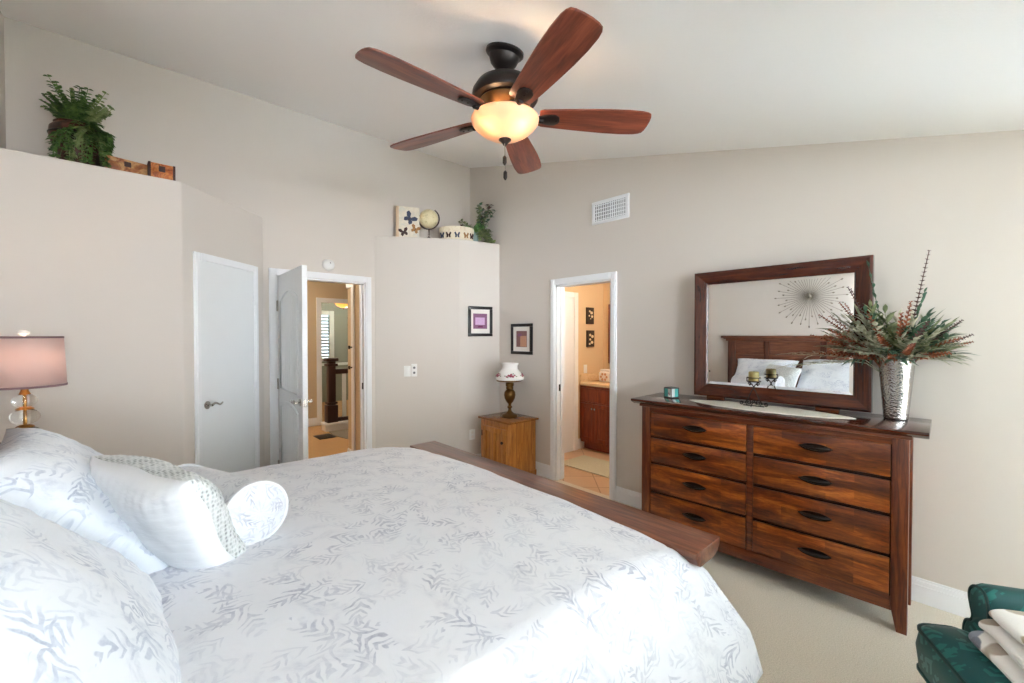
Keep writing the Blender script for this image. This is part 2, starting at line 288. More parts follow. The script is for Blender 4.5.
# ------------------------------------------------------------------ mesh tools
class MB:
    def __init__(s): s.bm = bmesh.new(); s.uv = s.bm.loops.layers.uv.new('UVMap')
    def _x(s, vs, m):
        if m is not None: bmesh.ops.transform(s.bm, matrix=m, verts=vs)
    def box(s, x0, x1, y0, y1, z0, z1, bev=0.0, seg=2, m=None):
        r = bmesh.ops.create_cube(s.bm, size=1.0); vs = r['verts']
        for v in vs: v.co = Vector((x0 if v.co.x < 0 else x1, y0 if v.co.y < 0 else y1, z0 if v.co.z < 0 else z1))
        if bev:
            es = list({e for v in vs for e in v.link_edges})
            b = bmesh.ops.bevel(s.bm, geom=es, offset=bev, segments=seg, profile=0.5, affect='EDGES', clamp_overlap=True)
            vs = list({v for f in b['faces'] for v in f.verts} | {v for v in vs if v.is_valid})
        s._x(vs, m); return s
    def lathe(s, prof, n=32, c=(0, 0, 0), m=None, sy=1.0):
        rings = []; vs = []
        for r, z in prof:
            if r < 1e-5: ring = [s.bm.verts.new((c[0], c[1], c[2]+z))]
            else: ring = [s.bm.verts.new((c[0]+r*math.cos(2*PI*i/n), c[1]+sy*r*math.sin(2*PI*i/n), c[2]+z)) for i in range(n)]
            rings.append(ring); vs += ring
        for a, b in zip(rings, rings[1:]):
            for i in range(n):
                j = (i+1) % n
                if len(a) == 1 and len(b) == 1: break
                if len(a) == 1: s.bm.faces.new((a[0], b[j], b[i]))
                elif len(b) == 1: s.bm.faces.new((a[i], a[j], b[0]))
                else: s.bm.faces.new((a[i], a[j], b[j], b[i]))
        s._x(vs, m); return s
    def tube(s, pts, r, n=8, closed=False, m=None):
        pts = [Vector(p) for p in pts]; rs = r if isinstance(r, (list, tuple)) else [r]*len(pts)
        rings = []; vs = []; K = len(pts); up = None
        for i, p in enumerate(pts):
            t = (pts[(i+1) % K] - pts[i-1]) if closed else (pts[min(i+1, K-1)] - pts[max(i-1, 0)])
            t = t.normalized() if t.length > 1e-9 else Vector((0, 0, 1))
            if up is None: up = Vector((0, 0, 1)) if abs(t.z) < 0.9 else Vector((1, 0, 0))
            a = up - t*up.dot(t); a = a.normalized() if a.length > 1e-6 else t.orthogonal().normalized(); up = a
            b = t.cross(a)
            ring = [s.bm.verts.new(p + rs[i]*(a*math.cos(2*PI*k/n) + b*math.sin(2*PI*k/n))) for k in range(n)]
            rings.append(ring); vs += ring
        for i in range(K if closed else K-1):
            a, b = rings[i], rings[(i+1) % K]
            for k in range(n): s.bm.faces.new((a[k], a[(k+1) % n], b[(k+1) % n], b[k]))
        if not closed:
            s.bm.faces.new(rings[0][::-1]); s.bm.faces.new(rings[-1])
        s._x(vs, m); return s
    def prism(s, poly, h0, h1, axis='Z', bev=0.0, m=None):
        def P(a, b, h): return {'Z': (a, b, h), 'Y': (a, h, b), 'X': (h, a, b)}[axis]
        lo = [s.bm.verts.new(P(a, b, h0)) for a, b in poly]; hi = [s.bm.verts.new(P(a, b, h1)) for a, b in poly]
        k = len(poly); fs = [s.bm.faces.new(lo[::-1]), s.bm.faces.new(hi)]
        for i in range(k): fs.append(s.bm.faces.new((lo[i], lo[(i+1) % k], hi[(i+1) % k], hi[i])))
        vs = lo + hi
        if bev:
            es = list({e for f in fs for e in f.edges})
            b = bmesh.ops.bevel(s.bm, geom=es, offset=bev, segments=2, profile=0.5, affect='EDGES', clamp_overlap=True)
            vs = list({v for f in b['faces'] for v in f.verts} | {v for v in vs if v.is_valid})
        s._x(vs, m); return s
    def grid(s, fn, nu, nv, m=None, uvf=None, wrap=False):
        g = [[s.bm.verts.new(fn(i/nu, j/nv)) for j in range(nv+1)] for i in range(nu+1)]
        for i in range(nu):
            for j in range(nv):
                f = s.bm.faces.new((g[i][j], g[i+1][j], g[i+1][j+1], g[i][j+1]))
                for lp, (a, b) in zip(f.loops, ((i, j), (i+1, j), (i+1, j+1), (i, j+1))):
                    lp[s.uv].uv = uvf(a/nu, b/nv) if uvf else (a/nu, b/nv)
        s._x([v for r in g for v in r], m); return s
    def leaf(s, base, d, up, L, w, droop=0.0, fold=0.15):
        d = Vector(d).normalized(); up = Vector(up); sd = d.cross(up)
        sd = sd.normalized() if sd.length > 1e-6 else d.orthogonal().normalized(); up = sd.cross(d)
        b = Vector(base); prof = ((0, 0.12), (0.3, 0.9), (0.6, 0.8), (1.0, 0.0)); rows = []
        for t, k in prof:
            c = b + d*L*t + Vector((0, 0, -droop*L*t*t))
            if k == 0: rows.append([s.bm.verts.new(c)])
            else: rows.append([s.bm.verts.new(c - sd*w*k/2 + up*fold*w*k), s.bm.verts.new(c), s.bm.verts.new(c + sd*w*k/2 + up*fold*w*k)])
        for a, c in zip(rows, rows[1:]):
            if len(c) == 1: s.bm.faces.new((a[0], a[1], c[0])); s.bm.faces.new((a[1], a[2], c[0]))
            else: s.bm.faces.new((a[0], a[1], c[1], c[0])); s.bm.faces.new((a[1], a[2], c[2], c[1]))
        return s
    def merge(s, d=1e-4): bmesh.ops.remove_doubles(s.bm, verts=s.bm.verts, dist=d); return s
    def build(s, name, mat, parent=None, world=False, loc=None, smooth=40, solid=0.0):
        bmesh.ops.recalc_face_normals(s.bm, faces=s.bm.faces)
        if world and parent is not None: s.bm.transform(mw(parent).inverted())
        if loc is not None: s.bm.transform(Matrix.Translation(-Vector(loc)))
        me = bpy.data.meshes.new(name); s.bm.to_mesh(me); s.bm.free()
        me.materials.append(mat)
        if smooth:
            me.polygons.foreach_set('use_smooth', [True]*len(me.polygons))
            try: me.set_sharp_from_angle(angle=math.radians(smooth))
            except Exception: pass
        o = bpy.data.objects.new(name, me); COL.objects.link(o)
        if parent is not None: o.parent = parent
        if loc is not None: o.location = loc
        if solid:
            md = o.modifiers.new('thickness', 'SOLIDIFY'); md.thickness = solid; md.offset = -1
        return o
def mw(o):
    m = Matrix.LocRotScale(o.location, o.rotation_euler, o.scale)
    return mw(o.parent) @ m if o.parent else m
def tag(o, label, cat, group=None, kind=None):
    o['label'] = label; o['category'] = cat
    if group: o['group'] = group
    if kind: o['kind'] = kind
    return o
def thing(name, label, cat, loc=(0, 0, 0), rz=0.0, group=None, rot=None):
    o = bpy.data.objects.new(name, None); COL.objects.link(o); o.empty_display_size = 0.1
    o.location = loc; o.rotation_euler = rot or (0, 0, rz)
    return tag(o, label, cat, group)
def struct(mb, name, mat, smooth=0, parent=None, world=True):
    o = mb.build(name, mat, parent, world=world, smooth=smooth)
    if parent is None: o['kind'] = 'structure'
    return o
def copy_tree(o, parent=None):
    c = o.copy(); COL.objects.link(c)
    if parent is not None: c.parent = parent
    for ch in list(o.children): copy_tree(ch, c)
    return c

# ------------------------------------------------------------------ room shell
XR, YE, XL, YB, SH = 3.346, 4.47, -0.556, -6.2, 2.595
def zc(y): return 2.57 + 0.244*max(y, -0.8)
T = 0.12
struct(MB().box(XL-T, XR+0.04, YB-T, YE+0.06, -0.1, 0.0), 'floor', M['carpet'])
b = MB()
b.prism([(YB-T, zc(-0.8)), (-0.8, zc(-0.8)), (YE+T, zc(YE+T)), (YE+T, zc(YE+T)+0.1), (-0.8, zc(-0.8)+0.1), (YB-T, zc(-0.8)+0.1)], XL-T, XR+T, 'X'); struct(b, 'ceiling', M['ceil'])
def ywall(b, x0, x1, y0, y1, z0=0.0):     # wall running along y whose top follows the sloping ceiling
    top = [(y1, zc(y1)+0.02)] + ([(-0.8, zc(-0.8)+0.02)] if y0 < -0.8 < y1 else []) + [(y0, zc(y0)+0.02)]
    b.prism([(y0, z0), (y1, z0)] + top, x0, x1, 'X')
BD0, BD1, BDH = 2.312, 2.995, 2.03       # bathroom doorway
SW0, SW1 = -4.6, -1.6                     # unseen side windows, added to let in the side fill lights
b = MB(); ywall(b, XR, XR+T, YB-T, SW0); ywall(b, XR, XR+T, SW1, BD0); ywall(b, XR, XR+T, SW0, SW1, 2.15); b.box(XR, XR+T, SW0, SW1, 0, 0.85); ywall(b, XR, XR+T, BD1, YE+T); ywall(b, XR, XR+T, BD0, BD1, BDH); struct(b, 'wall_right', M['wall'])
b = MB(); ywall(b, XL-T, XL, YB-T, SW0); ywall(b, XL-T, XL, SW1, YE+T); ywall(b, XL-T, XL, SW0, SW1, 2.15); b.box(XL-T, XL, SW0, SW1, 0, 0.85); struct(b, 'wall_left', M['wall'])
ED0, ED1, EDH = 1.085, 1.947, 2.075      # entry doorway
b = MB()
for x0, x1, z0, z1 in ((XL, ED0, 0, 3.68), (ED1, XR, 0, 3.68), (ED0, ED1, EDH, 3.68)): b.box(x0, x1, YE, YE+T, z0, z1)
struct(b, 'wall_back', M['wall'])
# window wall behind the camera
wins = ((-0.25, 2.15), (2.3, 3.2))
b = MB(); zt = zc(YB)+0.02
b.box(XL, XR, YB-T, YB, 0, 0.85); b.box(XL, XR, YB-T, YB, 2.25, zt)
for x0, x1 in ((XL, -0.25), (2.15, 2.3), (3.2, XR)): b.box(x0, x1, YB-T, YB, 0.85, 2.25)
struct(b, 'wall_front', M['wall'])
for k, (x0, x1) in enumerate(wins):
    b = MB()
    for a0, a1, c0, c1 in ((x0, x0+0.05, 0.85, 2.25), (x1-0.05, x1, 0.85, 2.25), (x0+0.05, x1-0.05, 0.85, 0.9), (x0+0.05, x1-0.05, 2.2, 2.25)): b.box(a0, a1, YB-0.09, YB-0.03, c0, c1, 0.004)
    xm = (x0+x1)/2; b.box(xm-0.02, xm+0.02, YB-0.09, YB-0.03, 0.9, 2.2)
    struct(b, 'window_%d' % (k+1), M['white'])
for k, x in ((4, XL-0.09), (5, XR+0.03)):  # frames of the added, unseen side windows
    b = MB()
    for y0, y1, z0, z1 in ((SW0, SW0+0.05, 0.85, 2.15), (SW1-0.05, SW1, 0.85, 2.15), (SW0+0.05, SW1-0.05, 0.85, 0.9), (SW0+0.05, SW1-0.05, 2.1, 2.15), ((SW0+SW1)/2-0.02, (SW0+SW1)/2+0.02, 0.9, 2.1)): b.box(x, x+0.06, y0, y1, z0, z1, 0.004)
    struct(b, 'window_%d' % k, M['white'])
struct(MB().box(XL, 1.95, -1.52, -1.40, 0, 1.08, 0.006), 'wall_light_block', M['wall'])      # unseen half wall, added to shade the side of the bed
# plant-ledge closets: one beside the bed with a 45 degree face, one in the far corner
P0, P1 = Vector((0.33, 3.82, 0)), Vector((0.971, 4.461, 0))
b = MB(); b.prism([(XL, 3.82), (0.33, 3.82), (0.98, 4.47), (XL, 4.47)], 0, SH, 'Z', bev=0.008); struct(b, 'wall_closet', M['wall'])
b = MB(); b.prism([(2.05, 4.47), (2.833, 3.985), (XR, 3.888), (XR, 4.47)], 0, SH, 'Z', bev=0.008); struct(b, 'wall_corner', M['wall'])

def base_run(b, p, q, nrm, h=0.135, t=0.016):
    p, q, n = Vector(p), Vector(q), Vector(nrm)
    for (z0, z1, k) in ((0, h*0.72, 1.0), (h*0.72, h*0.9, 0.7), (h*0.9, h, 0.4)):
        vs = [p, q, q+n*t*k, p+n*t*k]
        lo = [b.bm.verts.new((v.x, v.y, z0)) for v in vs]; hi = [b.bm.verts.new((v.x, v.y, z1)) for v in vs]
        b.bm.faces.new(lo[::-1]); b.bm.faces.new(hi)
        for i in range(4): b.bm.faces.new((lo[i], lo[(i+1) % 4], hi[(i+1) % 4], hi[i]))
b = MB(); base_run(b, (XR, YB, 0), (XR, BD0-0.06, 0), (-1, 0, 0)); base_run(b, (XR, BD1+0.06, 0), (XR, 3.888, 0), (-1, 0, 0)); struct(b, 'baseboard_right', M['white'])
b = MB(); n45 = (0.7071, -0.7071, 0)
base_run(b, (XL, 3.82, 0), (0.33, 3.82, 0), (0, -1, 0)); base_run(b, P0, P0+Vector((0.075, 0.075, 0)), n45); struct(b, 'baseboard_closet', M['white'])
b = MB(); base_run(b, (2.833, 3.985, 0), (XR, 3.888, 0), (-0.186, -0.98, 0)); base_run(b, (2.05, 4.47, 0), (2.833, 3.985, 0), (-0.527, -0.85, 0)); struct(b, 'baseboard_corner', M['white'])
b = MB(); base_run(b, (XL, 2.9, 0), (XL, 3.82, 0), (1, 0, 0)); base_run(b, (XL, YB, 0), (XL, 0.6, 0), (1, 0, 0)); struct(b, 'baseboard_left', M['white'])

def casing(b, x0, x1, h, y, w=0.062, t=0.018, d=None, m=None):   # flat casing in the plane y, projecting to -y, with jamb lining of depth d
    for a0, a1, z0, z1 in ((x0-w, x0, 0, h+w), (x1, x1+w, 0, h+w), (x0, x1, h, h+w)):
        b.box(a0, a1, y-t, y, z0, z1, 0.003, 1, m)
        bx = 0.012
        b.box(a0+bx, a1-bx, y-t-0.006, y-t, z0, z1-(bx if z0 == 0 else 0), 0.002, 1, m)
    if d:
        b.box(x0, x0+0.016, y, y+d, 0, h, m=m); b.box(x1-0.016, x1, y, y+d, 0, h, m=m); b.box(x0, x1, y, y+d, h-0.016, h, m=m)
        b.box(x0+0.016, x0+0.028, y+d*0.45, y+d*0.75, 0, h-0.016, m=m); b.box(x1-0.028, x1-0.016, y+d*0.45, y+d*0.75, 0, h-0.016, m=m)
b = MB(); casing(b, ED0, ED1, EDH, YE, d=T); struct(b, 'trim_1', M['white'])
RW = Matrix.Translation((XR, 0, 0)) @ Matrix.Rotation(-PI/2, 4, 'Z')   # local x -> -world y, local -y -> world -x
b = MB(); casing(b, -BD1, -BD0, BDH, 0, d=T, m=RW); struct(b, 'trim_2', M['white'])
C45 = Matrix.Translation((0.33, 3.82, 0)) @ Matrix.Rotation(PI/4, 4, 'Z')
b = MB(); casing(b, 0.148, 0.765, 2.07, 0, w=0.055, m=C45); struct(b, 'trim_3', M['white'])

def lever(parent, mat, x, y, z, dx, world_m):
    """door lever: round rose on the face (facing local -y), waved lever pointing to dx"""
    b = MB(); R = Matrix.Rotation(PI/2, 4, 'X')
    b.lathe([(0, 0), (0.027, 0), (0.031, 0.004), (0.029, 0.009), (0.018, 0.013), (0.010, 0.018), (0.010, 0.045), (0, 0.045)], 20, m=world_m @ Matrix.Translation((x, y, z)) @ R)
    pts = [(x + dx*0.11*t, y-0.043 - 0.004*math.sin(t*PI), z + 0.010*math.sin(t*2*PI) + (0.006*t)) for t in [k/10 for k in range(11)]]
    b.tube(pts, [0.0095-0.004*t for t in [k/10 for k in range(11)]], 8, m=world_m)
    b.lathe([(0, -0.006), (0.006, 0), (0, 0.006)], 8, c=pts[-1], m=world_m)
    return b.build('door_handle', mat, parent, world=True)
# closet door: flush slab in the angled face
d1 = MB().box(0.148, 0.765, -0.012, -0.001, 0.012, 2.07, 0.002, 1, C45).build('door_1', M['door'], loc=(0.33, 3.82, 0)); d1['kind'] = 'structure'
lever(d1, M['nickel'], 0.20, -0.012, 0.985, 1, C45)
for z in (0.3, 1.05, 1.82): MB().box(0.752, 0.772, -0.028, -0.011, z-0.045, z+0.045, 0.003, 1, C45).build('hinge', M['white'], d1, world=True)
# entry door: open leaf, hinged on the left jamb, two arch-top grooved panels
HX, HY, LW, LT_, LH = ED0+0.012, YE-0.008, 0.836, 0.04, 2.060
# local frame: x along the leaf from hinge, -y is the face turned to the bed side
D2 = Matrix.Translation((HX, HY, 0.008)) @ Matrix.Rotation(math.radians(-92.3), 4, 'Z')
b = MB(); b.box(0, LW, 0, LT_, 0, LH, 0.002, 1, D2)
d2 = b.build('door_2', M['door'], loc=(HX, HY, 0.008)); d2['kind'] = 'structure'
def panel(face, z0, z1, arch):
    b = MB(); y0 = -0.001 if face < 0 else LT_+0.001; s = -1 if face < 0 else 1
    x0, x1 = 0.12, LW-0.12; pts = [(x0, z0), (x1, z0)]
    for k in range(13):
        t = k/12; pts.append((x1 + (x0-x1)*t, z1 + arch*math.sin(PI*t)))
    c = [((p[0]), y0 + s*0.004, p[1]) for p in pts]
    b.tube(c, 0.008, 6, closed=True, m=D2)
    for k in range(1, 8):                     # raised strips between the grooves
        xa = x0+0.03+(x1-x0-0.06)*(k-1)/7; xb = x0+0.03+(x1-x0-0.06)*k/7
        zt = z1 + arch*math.sin(PI*((xa+xb)/2-x0)/(x1-x0)) - 0.035
        b.box(xa+0.006, xb-0.006, min(y0, y0+s*0.006), max(y0, y0+s*0.006), z0+0.03, zt, 0.003, 1, D2)
    return b.build('panel', M['door'], d2, world=True)
panel(-1, 0.22, 0.86, 0.06); panel(-1, 1.02, 1.82, 0.07)
lever(d2, M['nickel'], LW-0.062, 0.0, 0.965, -1, D2)
Dback = D2 @ Matrix.Translation((LW-0.062, LT_, 0)) @ Matrix.Rotation(PI, 4, 'Z')
lever(d2, M['nickel'], 0, 0, 0.965, 1, Dback)
MB().box(LW-0.001, LW+0.002, 0.008, 0.032, 0.935, 0.995, m=D2).build('latch_plate', M['nickel'], d2, world=True)
for z in (0.28, 1.05, 1.78): MB().box(-0.014, 0.02, -0.014, 0.004, z-0.05, z+0.05, 0.004, 1, D2).build('hinge', M['nickel'], d2, world=True)
tag(MB().box(ED1-0.019, ED1-0.0155, YE+0.02, YE+0.06, 0.93, 1.0, 0.001, 1).build('strike_plate', M['bronze'], loc=(ED1-0.017, YE+0.04, 0.93)), 'small dark metal strike plate on the jamb of the open entry doorway', 'strike plate')
tag(MB().box(XR+0.03, XR+0.07, BD1-0.019, BD1-0.0155, 0.93, 1.0, 0.001, 1).build('strike_plate', M['bronze'], loc=(XR+0.05, BD1-0.017, 0.93)), 'small dark metal strike plate on the jamb of the bathroom doorway', 'strike plate')

# ------------------------------------------------------------------ hall and landing beyond the entry door
HF = 7.5
struct(MB().box(-0.6, 2.06, YE+0.06, HF, -0.1, -0.002), 'floor_hall', M['hallcarpet'])
struct(MB().box(2.06, 6.2, YE+0.06, 10.6, -0.1, -0.002), 'floor_landing', M['hallcarpet'])
b = MB(); b.box(-0.6, 2.47, HF, HF+T, 0, 2.6); b.box(2.47, 4.4, HF, HF+T, 2.08, 2.6); struct(b, 'wall_hall', M['hallwall'])
b = MB(); b.box(-0.7, -0.6, YE+T, HF+T, 0, 2.6); struct(b, 'wall_hall_left', M['hallwall'])
b = MB(); b.box(2.05, 2.17, YE+T, 5.22, 0, 2.6, 0.004); struct(b, 'wall_hall_right', M['hallwall'])
b = MB(); b.box(-0.7, XR, YE+T, 10.6, 2.6, 2.7); b.box(XR+T, 6.2, 4.4, 10.6, 2.6, 2.7); b.box(XR, XR+T, YE+T, 10.6, 2.6, 2.7); struct(b, 'ceiling_hall', M['hallwall'])
b = MB(); b.box(2.0, 3.04, 10.0, 10.1, 0, 2.6); b.box(3.52, 6.2, 10.0, 10.1, 0, 2.6); b.box(3.04, 3.52, 10.0, 10.1, 0, 0.98); b.box(3.04, 3.52, 10.0, 10.1, 1.98, 2.6); b.box(6.1, 6.2, 4.5, 10.1, 0, 2.6); b.box(3.466, 6.2, 4.4, 4.5, 0, 2.6); b.box(1.9, 2.0, HF+T, 10.1, 0, 2.6); struct(b, 'wall_landing', M['greenwall'])
b = MB(); b.box(2.0, 6.1, 9.975, 10.0, 0.82, 0.88, 0.004); struct(b, 'trim_4', M['shutter'])
b = MB()
for a0, a1, z0, z1 in ((2.42, 2.5, 0, 2.14), (2.5, 4.4, 2.06, 2.14)): b.box(a0, a1, HF-0.018, HF, z0, z1, 0.004)
b.box(2.47, 2.485, HF, HF+T, 0, 2.08); struct(b, 'trim_5', M['white'])
b = MB(); base_run(b, (-0.6, HF, 0), (2.42, HF, 0), (0, -1, 0)); struct(b, 'baseboard_hall', M['white'])
b = MB(); base_run(b, (2.05, 4.6, 0), (2.05, 5.22, 0), (-1, 0, 0)); struct(b, 'baseboard_hall_right', M['white'])
b = MB(); b.box(2.03, 2.05, 5.0, 5.075, 0, 2.08, 0.004); b.box(2.03, 2.05, 5.0, 5.22, 2.08, 2.14, 0.004); struct(b, 'trim_6', M['white'])
for k, z in enumerate((1.37, 1.13)):
    o = MB().lathe([(0, 0), (0.008, 0), (0.008, 0.02), (0.022, 0.028), (0.022, 0.04), (0, 0.046)], 14, m=Matrix.Translation((2.03, 5.04, z)) @ Matrix.Rotation(-PI/2, 4, 'Y')).build('door_knob', M['bronze'], loc=(2.03, 5.04, z))
    tag(o, ('upper' if k == 0 else 'lower') + ' of two small dark knobs on the white trim in the hall', 'knob', 'hall trim knobs')
# window with plantation shutters
w3 = thing('window_3', 'white shuttered window on the green wall beyond the hall', 'window', (3.28, 10.0, 1.48)); w3['kind'] = 'structure'
b = MB()
for a0, a1, z0, z1 in ((2.96, 3.06, 0.92, 2.06), (3.50, 3.60, 0.92, 2.06), (3.06, 3.50, 0.92, 1.0), (3.06, 3.50, 1.96, 2.06)): b.box(a0, a1, 9.95, 10.0, z0, z1, 0.005)
b.build('window_frame', M['shutter'], w3, world=True)
b = MB()
for k in range(13):
    z = 1.03 + k*0.073; b.box(-0.22, 0.22, -0.004, 0.004, -0.036, 0.036, 0.002, 1, Matrix.Translation((3.28, 10.02, z)) @ Matrix.Rotation(math.radians(55), 4, 'X'))
b.build('shutter_slats', M['shutter'], w3, world=True)
MB().box(3.04, 3.52, 10.06, 10.066, 0.98, 1.98).build('pane', M['glass'], w3, world=True)
# railing
rl = thing('stair_railing', 'dark newel post and handrail with white balusters beyond the entry door', 'railing', (2.48, 7.0, 0))
b = MB()
b.box(2.40, 2.56, 6.92, 7.08, 0.12, 0.40, 0.006); b.box(2.425, 2.535, 6.945, 7.055, 0.4, 1.10, 0.006); b.box(2.405, 2.555, 6.925, 7.075, 0.42, 0.45, 0.004); b.box(2.40, 2.56, 6.92, 7.08, 1.02, 1.06, 0.004); b.box(2.39, 2.57, 6.91, 7.09, 1.10, 1.15, 0.012)
b.build('newel_post', M['newel'], rl, world=True)
MB().box(2.53, 4.4, 6.965, 7.035, 0.89, 0.97, 0.015).build('handrail', M['newel'], rl, world=True)
MB().box(2.53, 4.4, 6.965, 7.035, 0.13, 0.19, 0.006).build('shoe_rail', M['newel'], rl, world=True)
for k in range(12): MB().box(2.685+k*0.145-0.03, 2.685+k*0.145+0.03, 6.985, 7.015, 0.19, 0.89, 0.004).build('baluster', M['white'], rl, world=True)
b = MB(); b.box(2.36, 4.4, 6.90, 7.1, -0.002, 0.12, 0.008); b.box(2.34, 4.4, 6.885, 7.115, 0.09, 0.13, 0.01); b.build('curb', M['white'], rl, world=True)
tag(MB().prism([(2.62, 5.3), (4.2, 5.3), (4.2, 6.88), (2.40, 6.88), (2.36, 6.6)], -0.002, 0.006).build('hall_runner', plain('grey_hall_runner', (150, 146, 138), 0.95), loc=(3.2, 6.1, 0)), 'pale grey floor covering beside the stair curb beyond the entry door', 'runner')
b = MB(); b.box(2.12, 2.36, 6.45, 6.75, 0, 0.006, 0.002)
for k in range(9): b.box(2.14+k*0.024, 2.152+k*0.024, 6.47, 6.73, 0.006, 0.009)
tag(b.build('floor_vent', M['bronze'], loc=(2.24, 6.6, 0)), 'dark metal floor register in the tan hall carpet', 'vent')
hl = thing('ceiling_light', 'amber glass bowl light glowing beyond the entry door', 'ceiling light', (3.3, 8.6, 2.15))
MB().lathe([(0, -0.10), (0.06, -0.09), (0.13, -0.055), (0.17, 0.0), (0.175, 0.01), (0.165, 0.01), (0.12, -0.04), (0, -0.075)], 28).build('glass_bowl', M['amber'], hl)
MB().lathe([(0, 0.4), (0.07, 0.4), (0.07, 0.36), (0.02, 0.34), (0.015, 0.05), (0.03, 0.0), (0, -0.07)], 20).build('stem', M['bronze'], hl)
MB().lathe([(0, -0.125), (0.015, -0.115), (0.01, -0.10), (0, -0.10)], 12).build('finial', M['bronze'], hl)
b = MB()
for dz in (0.0, -0.13): b.lathe([(0, -0.03), (0.013, -0.015), (0.013, 0.015), (0, 0.03)], 10, c=(0.05, -0.1, -0.30+dz))
b.tube([(0.05, -0.1, 0.0), (0.05, -0.1, -0.44)], 0.002, 5); b.build('pull_chain', M['bronze'], hl)

# ------------------------------------------------------------------ bathroom
BX, BY = 5.04, 3.62
struct(MB().box(XR+0.04, BX, 1.2, BY, -0.1, -0.001), 'floor_bathroom', M['tile'])
b = MB(); b.box(XR+T, BX, BY, BY+0.1, 0, 2.4); struct(b, 'wall_bathroom_left', M['bathwall'])
b = MB(); b.box(BX, BX+0.1, 1.1, BY+0.1, 0, 2.4); struct(b, 'wall_bathroom_back', M['bathwall'])
b = MB(); b.box(XR+T, BX, 1.1, 1.2, 0, 2.4); struct(b, 'wall_bathroom_right', M['bathwall'])
b = MB(); b.box(XR+T, BX+0.1, 1.1, BY+0.1, 2.3, 2.4); struct(b, 'ceiling_bathroom', M['bathwall'])
b = MB(); b.box(3.75, 4.375, BY-0.02, BY, 0, 2.0, 0.003); b.box(4.375, 4.455, BY-0.03, BY, 0, 2.07, 0.004); b.box(3.75, 4.375, BY-0.03, BY, 2.001, 2.07, 0.004); struct(b, 'trim_7', M['white'])
b = MB(); base_run(b, (4.455, BY, 0), (4.60, BY, 0), (0, -1, 0)); struct(b, 'baseboard_bathroom', M['white'])
va = thing('bathroom_vanity', 'cherry wood vanity cabinet with stone counter seen through the bathroom doorway', 'vanity', (4.85, 2.7, 0))
VX = 4.53
b = MB(); b.box(VX, BX-0.01, 1.75, BY-0.001, 0.10, 0.85); b.box(VX+0.07, BX-0.01, 1.75, BY-0.001, 0, 0.10); b.build('body', M['vanity'], va, world=True)
for k in range(4):
    y1 = BY-0.03-k*0.46; b = MB(); b.box(VX-0.02, VX, y1-0.44, y1, 0.64, 0.82, 0.006); b.build('drawer_front', M['vanity'], va, world=True)
    for j in range(2):
        ya = y1-0.22*j; b = MB(); b.box(VX-0.012, VX, ya-0.215, ya, 0.13, 0.62, 0.002)
        for c0, c1, e0, e1 in ((ya-0.215, ya-0.17, 0.13, 0.62), (ya-0.045, ya, 0.13, 0.62), (ya-0.17, ya-0.045, 0.13, 0.18), (ya-0.17, ya-0.045, 0.57, 0.62)): b.box(VX-0.022, VX-0.012, c0, c1, e0, e1, 0.003)
        d = b.build('door', M['vanity'], va, world=True)
        kn = MB().lathe([(0, 0), (0.006, 0), (0.006, 0.012), (0.014, 0.018), (0.012, 0.026), (0, 0.028)], 12, m=Matrix.Translation((VX-0.022, ya-(0.195 if j == 0 else 0.02), 0.56)) @ Matrix.Rotation(-PI/2, 4, 'Y')).build('knob', M['nickel'], d, world=True)
b = MB(); b.box(VX-0.03, BX-0.01, 1.72, BY-0.001, 0.85, 0.89, 0.008); b.box(BX-0.03, BX-0.01, 1.72, BY-0.001, 0.89, 0.99, 0.003); b.box(VX-0.01, BX-0.03, BY-0.022, BY-0.001, 0.89, 0.99, 0.003); b.build('counter', M['bath_counter'], va, world=True)
b = MB(); b.box(3.80, 4.28, 2.62, 3.36, 0.0, 0.014, 0.006); rg = b.build('bath_rug', M['rug'], loc=(4.04, 3.0, 0)); tag(rg, 'pale sage rectangular rug on the bathroom tile floor', 'rug')
def small_canvas(x, z, w, h, label, blobs):
    t = thing('wall_canvas', label, 'picture', (x, BY-0.001, z), group='bathroom canvases')
    MB().box(-w/2, w/2, -0.025, 0, -h/2, h/2, 0.003).build('panel', plain('dark_brown_canvas', (58, 44, 34), 0.7), t)
    b = MB()
    for bx, bz, r in blobs:
        b.lathe([(0, 0.002), (r*0.8, 0.002), (r, 0)], 9, m=Matrix.Translation((bx, -0.026, bz)) @ Matrix.Rotation(PI/2, 4, 'X'), sy=0.7)
    b.build('flower', plain('cream_flower_ink', (224, 206, 170), 0.7), t)
small_canvas(4.72, 1.775, 0.15, 0.225, 'dark canvas with pale flower above the bathroom counter, upper of two', [(0.02, 0.04, 0.03), (-0.02, 0.06, 0.02), (0.03, -0.01, 0.025), (-0.03, 0.0, 0.018), (0.0, -0.04, 0.012)])
small_canvas(4.73, 1.465, 0.15, 0.225, 'dark canvas with pale flower above the bathroom counter, lower of two', [(-0.02, 0.05, 0.025), (0.03, 0.03, 0.03), (-0.02, -0.01, 0.022), (0.02, -0.05, 0.03), (-0.03, -0.07, 0.02)])
tag(MB().box(4.60, 4.67, BY-0.008, BY-0.001, 1.0, 1.115, 0.003).build('wall_outlet', M['plastic'], loc=(4.635, BY, 1.05)), 'white outlet plate above the bathroom counter', 'outlet')
b = MB()
for c0, c1, e0, e1 in ((1.9, 3.51, 1.12, 1.20), (1.9, 3.51, 1.86, 1.94), (1.9, 1.98, 1.20, 1.86), (3.43, 3.51, 1.20, 1.86)): b.box(BX-0.035, BX-0.003, c0, c1, e0, e1, 0.005)
bmi = thing('bathroom_mirror', 'brown framed mirror on the bathroom back wall', 'mirror', (BX, 2.6, 1.46)); b.build('frame', M['vanity'], bmi, world=True)
